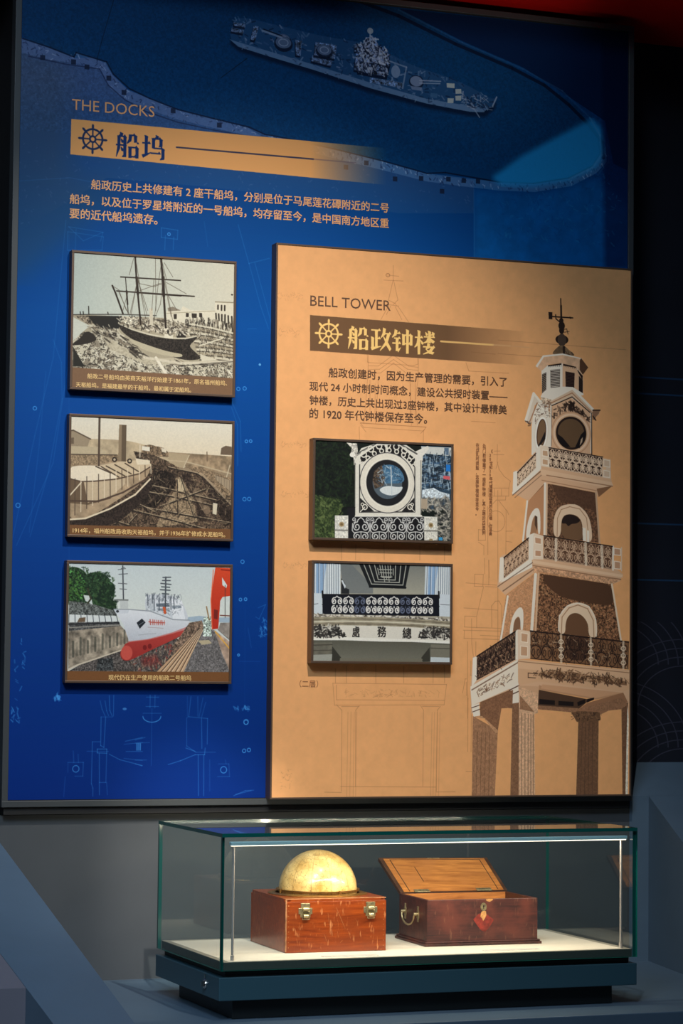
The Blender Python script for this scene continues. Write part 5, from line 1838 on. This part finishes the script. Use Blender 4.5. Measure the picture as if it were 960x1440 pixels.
# top board with a round hole
bm = bmesh.new()
n = 64
inner, outer = [], []
for k in range(n):
    a = 2 * math.pi * k / n + math.pi / 4
    c_, s_ = math.cos(a), math.sin(a)
    q = 1 / max(abs(c_) / HX, abs(s_) / HY)
    outer.append((c_ * q, s_ * q))
    inner.append((c_ * 0.099, s_ * 0.099))
for zz in (HH - 0.006, HH):
    pass
vi = [[bm.verts.new((x, y, z)) for x, y in inner] for z in (HH - 0.006, HH)]
vo = [[bm.verts.new((x, y, z)) for x, y in outer] for z in (HH - 0.006, HH)]
for k in range(n):
    j = (k + 1) % n
    bm.faces.new((vi[1][k], vi[1][j], vo[1][j], vo[1][k]))
    bm.faces.new((vi[0][j], vi[0][k], vo[0][k], vo[0][j]))
    bm.faces.new((vi[0][k], vi[0][j], vi[1][j], vi[1][k]))
    bm.faces.new((vo[0][j], vo[0][k], vo[1][k], vo[1][j]))
obj('top_board', bm, M_MAHOG, gb)
bm = bmesh.new()
lathe(bm, [(0.0985, HH), (0.116, HH), (0.116, HH + 0.0015), (0.111, HH + 0.003), (0.1055, HH + 0.0025), (0.103, HH + 0.004), (0.0985, HH + 0.003), (0.0985, HH)], (0, 0.002, 0.0), 72)
obj('ring_plate', bm, M_BRASS, gb, smooth=False)
# worn corner edge and screw heads
bm = bmesh.new()
box(bm, -HX - 0.0003, -HX + 0.003, -HY - 0.0003, -HY + 0.003, 0.002, HH)
box(bm, -HX, HX, -HY - 0.0003, -HY + 0.002, HH - 0.0015, HH + 0.0003)
obj('worn_edge', bm, M_MAHOG_W, gb, bevel=0.0008)
for x, z, cnt in ((-HX + 0.007, 0.012, 9), (HX - 0.006, 0.012, 9)):
    for i in range(cnt):
        bm = bmesh.new()
        lathe(bm, [(0.0001, -0.0006), (0.0011, -0.0006), (0.0011, 0.0002), (0.0001, 0.0002)], (x, -HY, z + i * 0.0118), 8, 'Y')
        obj('pin', bm, M_MAHOG_W, gb)
for x in (-0.0745, 0.083):
    # stamped catch plate, hinged tongue, wire loop
    bm = bmesh.new()
    for (ax, az, w_, h_) in ((0, 0.106, 0.011, 0.012), (0, 0.094, 0.0165, 0.014), (0, 0.084, 0.012, 0.009)):
        box(bm, x + ax - w_, x + ax + w_, -HY - 0.0016, -HY, az - h_ * .5, az + h_ * .5)
    ct = obj('catch', bm, M_NICKEL, gb, bevel=0.0012)
    bm = bmesh.new()
    tube(bm, [(x - 0.008, -HY - 0.004, 0.093), (x - 0.008, -HY - 0.004, 0.075), (x + 0.008, -HY - 0.004, 0.075), (x + 0.008, -HY - 0.004, 0.093)], 0.0011, 8, closed=True)
    obj('wire_loop', bm, M_NICKEL, ct)
    bm = bmesh.new()
    tube(bm, [(x - 0.0065, -HY - 0.004, 0.0985), (x + 0.0065, -HY - 0.004, 0.0985)], 0.0042, 12)
    tube(bm, [(x - 0.0055, -HY - 0.004, 0.0825), (x + 0.0055, -HY - 0.004, 0.0825)], 0.0046, 12)
    obj('roller', bm, M_NICKEL, ct)

bm = bmesh.new()
for (x0, z0, x1, z1, w_) in ((0.0, 0.100, 0.022, 0.052, 0.0012), (-0.020, 0.088, -0.016, 0.060, 0.0008), (-0.012, 0.052, -0.009, 0.036, 0.0016), (0.003, 0.046, 0.006, 0.032, 0.0008), (0.030, 0.046, 0.036, 0.028, 0.0008), (-0.028, 0.040, -0.022, 0.022, 0.0008), (0.010, 0.020, 0.016, 0.026, 0.0015), (0.050, 0.070, 0.053, 0.060, 0.0008)):
    vs = [bm.verts.new((x + d, -HY - 0.00025, z)) for x, z, d in ((x0, z0, -w_ / 2), (x0, z0, w_ / 2), (x1, z1, w_ / 2), (x1, z1, -w_ / 2))]
    bm.faces.new(vs)
obj('scratch_marks', bm, mat('pale scratch', (196, 112, 62), rough=0.7, var=0.3, scale=300), gb)

# ------------------------------------------------------------------ star globe
gl = thing('star_globe', 'yellowed celestial globe with brass horizon ring, upper half showing above its box', 'globe', (0.5940, -0.4665, -0.1775))
gl.scale = (SIZE,) * 3
bm = bmesh.new()
bmesh.ops.create_uvsphere(bm, u_segments=72, v_segments=40, radius=0.0915)
obj('sphere', bm, globe_mat(), gl, smooth=True)
bm = bmesh.new()
lathe(bm, [(0.0925, -0.0015), (0.0975, -0.0015), (0.0975, 0.002), (0.0925, 0.002), (0.0925, -0.0015)], n=72)
obj('horizon_ring', bm, M_BRASS, gl)
for a in (100, 190, 280, 10):
    bm = bmesh.new()
    c_, s_ = math.cos(math.radians(a)), math.sin(math.radians(a))
    tube(bm, [(c_ * 0.1, s_ * 0.1, -0.006), (c_ * 0.1, s_ * 0.1, 0.0035)], 0.0022, 10)
    obj('ring_post', bm, M_BRASS, gl)

# ------------------------------------------------------------------ open chest
CB = Vector((1.0815, -0.1865, -0.3345))  # reference frame in which the chest was measured
ch = thing('wooden_chest', 'open dark maroon wooden chest with a keyhole, red diamond mark and iron side handle', 'chest', (0.9577, -0.4665, DZ + 0.0003), math.radians(-1.6))
ch.scale = (SIZE,) * 3
WX, WY, WH, WT = 0.1405, 0.0925, 0.107, 0.009
bm = bmesh.new()
box(bm, -WX, WX, -WY, -WY + WT, 0.006, WH)
box(bm, -WX, WX, WY - WT, WY, 0.006, WH)
box(bm, -WX, -WX + WT, -WY + WT, WY - WT, 0.006, WH)
box(bm, WX - WT, WX, -WY + WT, WY - WT, 0.006, WH)
obj('chest_body', bm, M_CHEST, ch, bevel=0.001)
bm = bmesh.new()
box(bm, -WX + WT, WX - WT, WY - WT - 0.002, WY - WT, 0.012, WH - 0.0005)
box(bm, -WX + WT, WX - WT, -WY + WT, -WY + WT + 0.002, 0.012, WH - 0.002)
box(bm, -WX + WT, WX - WT, -WY + WT, WY - WT, 0.008, 0.012)
obj('lining', bm, M_CHEST_IN, ch)
bm = bmesh.new()
e = 0.008
for k, (g, z0, z1) in enumerate(((e, 0.0, 0.006), (e * .6, 0.006, 0.010))):
    box(bm, -WX - g, WX + g, -WY - g, WY + g, z0, z1) if k == 0 else None
box(bm, -WX - 0.005, WX + 0.005, -WY - 0.005, -WY, 0.006, 0.0105)
box(bm, -WX - 0.005, -WX, -WY, WY, 0.006, 0.0105)
box(bm, WX, WX + 0.005, -WY, WY, 0.006, 0.0105)
box(bm, -WX - 0.005, WX + 0.005, WY, WY + 0.005, 0.006, 0.0105)
obj('base_moulding', bm, M_CHEST, ch, bevel=0.0015)
# lid leaning back, corners given relative to the chest
rot = Matrix.Rotation(math.radians(1.6), 3, 'Z')


def loc(p):
    return rot @ (Vector(p) - CB)


HL, HR = loc((0.9475, -0.0905, -0.2265)), loc((1.2296, -0.0905, -0.2265))
TL_, TR_ = loc((0.9319, 0.017, -0.1500)), loc((1.2219, 0.017, -0.1540))
nrm = (HR - HL).cross(TL_ - HL).normalized()
if nrm.y > 0:
    nrm = -nrm


def lidpt(u, v, d):
    return (HL * (1 - u) + HR * u) * (1 - v) + (TL_ * (1 - u) + TR_ * u) * v + nrm * d


def slab(bm, u0, u1, v0, v1, d0, d1):
    hexa(bm, [lidpt(u0, v0, d0), lidpt(u1, v0, d0), lidpt(u1, v1, d0), lidpt(u0, v1, d0), lidpt(u0, v0, d1), lidpt(u1, v0, d1), lidpt(u1, v1, d1), lidpt(u0, v1, d1)])


bm = bmesh.new()
slab(bm, 0, 1, 0, 1, -0.009, 0)
lid = obj('lid', bm, M_CHEST_EDGE, ch, bevel=0.0008)
bm = bmesh.new()
slab(bm, 0.035, 0.965, 0.02, 0.96, 0.0001, 0.0008)
obj('inner_panel', bm, M_CHEST_IN, lid)
bm = bmesh.new()
for u0, u1, v0, v1 in ((0.085, 0.092, 0.03, 0.93), (0.912, 0.918, 0.03, 0.93), (0.27, 0.275, 0.30, 0.72), (0.085, 0.915, 0.925, 0.935)):
    slab(bm, u0, u1, v0, v1, 0.0008, 0.0014)
obj('scribed_line', bm, M_CHEST_EDGE, lid)
bm = bmesh.new()
slab(bm, 0.44, 0.55, 0.955, 0.975, 0.0002, 0.0016)
obj('lock_strike', bm, M_NICKEL, lid)
for u in (0.2, 0.78):
    bm = bmesh.new()
    slab(bm, u - 0.07, u + 0.07, 0.0, 0.075, 0.0008, 0.0022)
    hg = obj('hinge', bm, M_NICKEL, ch, bevel=0.0004)
    bm = bmesh.new()
    a, b = lidpt(u - 0.07, 0.0, 0.002), lidpt(u + 0.07, 0.0, 0.002)
    tube(bm, [a, b], 0.0017, 8)
    obj('hinge_pin', bm, M_NICKEL, hg)
# escutcheon, keyhole, red diamond, chip
YF_ = -WY
bm = bmesh.new()
bmesh.ops.create_circle(bm, cap_ends=True, segments=20, radius=0.0078, matrix=Matrix.Translation((0.002, YF_ - 0.0008, 0.0885)) @ Matrix.Rotation(math.pi / 2, 4, 'X') @ Matrix.Diagonal((1, 1.25, 1, 1)))
r = bmesh.ops.extrude_face_region(bm, geom=bm.faces[:])
bmesh.ops.translate(bm, verts=[g for g in r['geom'] if isinstance(g, bmesh.types.BMVert)], vec=(0, 0.0007, 0))
es = obj('escutcheon', bm, M_NICKEL, ch)
bm = bmesh.new()
lathe(bm, [(0.0001, YF_ - 0.0012), (0.0019, YF_ - 0.0012), (0.0019, YF_ - 0.0009), (0.0001, YF_ - 0.0009)], (0.002, 0, 0.0905), 14, 'Y')
box(bm, 0.0010, 0.0030, YF_ - 0.0012, YF_ - 0.0009, 0.0845, 0.0905)
obj('keyhole', bm, M_HOLE, es)


def outline(bm, pts, y0, y1):
    a = [bm.verts.new((x, y0, z)) for x, z in pts]
    b = [bm.verts.new((x, y1, z)) for x, z in pts]
    bm.faces.new(a)
    bm.faces.new(b[::-1])
    for i in range(len(pts)):
        j = (i + 1) % len(pts)
        bm.faces.new((a[i], a[j], b[j], b[i]))


bm = bmesh.new()
outline(bm, [(-0.024, 0.060), (-0.012, 0.071), (0.000, 0.0765), (0.012, 0.070), (0.028, 0.058), (0.020, 0.045), (0.006, 0.030), (-0.004, 0.034), (-0.014, 0.046)], YF_ - 0.0004, YF_ - 0.0001)
dm = obj('red_diamond', bm, M_RED, ch)
dm['label'] = 'faded red diamond mark below the keyhole'
bm = bmesh.new()
outline(bm, [(-0.006, 0.066), (-0.004, 0.076), (0.001, 0.080), (0.008, 0.078), (0.009, 0.069), (0.005, 0.061), (0.001, 0.056), (-0.002, 0.062)], YF_ - 0.0006, YF_ - 0.0002)
obj('pale_scar', bm, M_PALEWOOD, ch)
bm = bmesh.new()
outline(bm, [(0.008, WH), (0.026, WH), (0.025, WH - 0.003), (0.017, WH - 0.007), (0.009, WH - 0.004)], YF_ - 0.0005, YF_ + 0.009)
obj('chipped_edge', bm, M_PALEWOOD, ch)
bm = bmesh.new()
tube(bm, [(-WX - 0.0005, -0.058, 0.081), (-WX - 0.0005, -0.058, 0.0805)], 0.001, 6)
bm.clear()
# side handle: two cast plates and a swinging bail
hd = None
bm = bmesh.new()
X = -WX
pts = [(X - 0.009, 0.048, 0.069)]
for k in range(13):
    t = math.pi * k / 12
    pts.append((X - 0.011, 0.006 + 0.040 * math.cos(t), 0.064 - 0.022 * math.sin(t)))
pts.append((X - 0.009, -0.036, 0.069))
tube(bm, pts, 0.0022, 8)
hd = obj('handle', bm, M_NICKEL, ch, smooth=True)
for yy in (0.048, -0.036):
    bm = bmesh.new()
    for (dz, w_, h_) in ((0, 0.0075, 0.018), (0.012, 0.0045, 0.014), (-0.012, 0.0050, 0.012)):
        box(bm, X - 0.002, X - 0.0002, yy - w_, yy + w_, 0.069 + dz - h_ / 2, 0.069 + dz + h_ / 2)
    tube(bm, [(X - 0.002, yy, 0.069), (X - 0.012, yy, 0.069)], 0.0042, 10)
    obj('handle_plate', bm, M_NICKEL, hd, bevel=0.0008)

# thin glass label holders lying on the cloth
for x0, x1, y in ((0.5290, 0.6572, -0.6720), (0.9088, 1.0417, -0.6625)):
    bm = bmesh.new()
    box(bm, x0, x1, y - 0.008, y + 0.008, DZ + 0.0002, DZ + 0.0014)
    o = obj('caption_strip', bm, mat('white acrylic strip', (244, 240, 232), rough=0.15), bevel=0.0003)
    o['label'] = 'thin white label strip lying before the globe box' if x0 < 0.8 else 'thin white label strip lying before the open chest'
    o['category'] = 'label'
    o['group'] = 'label strips in the case'
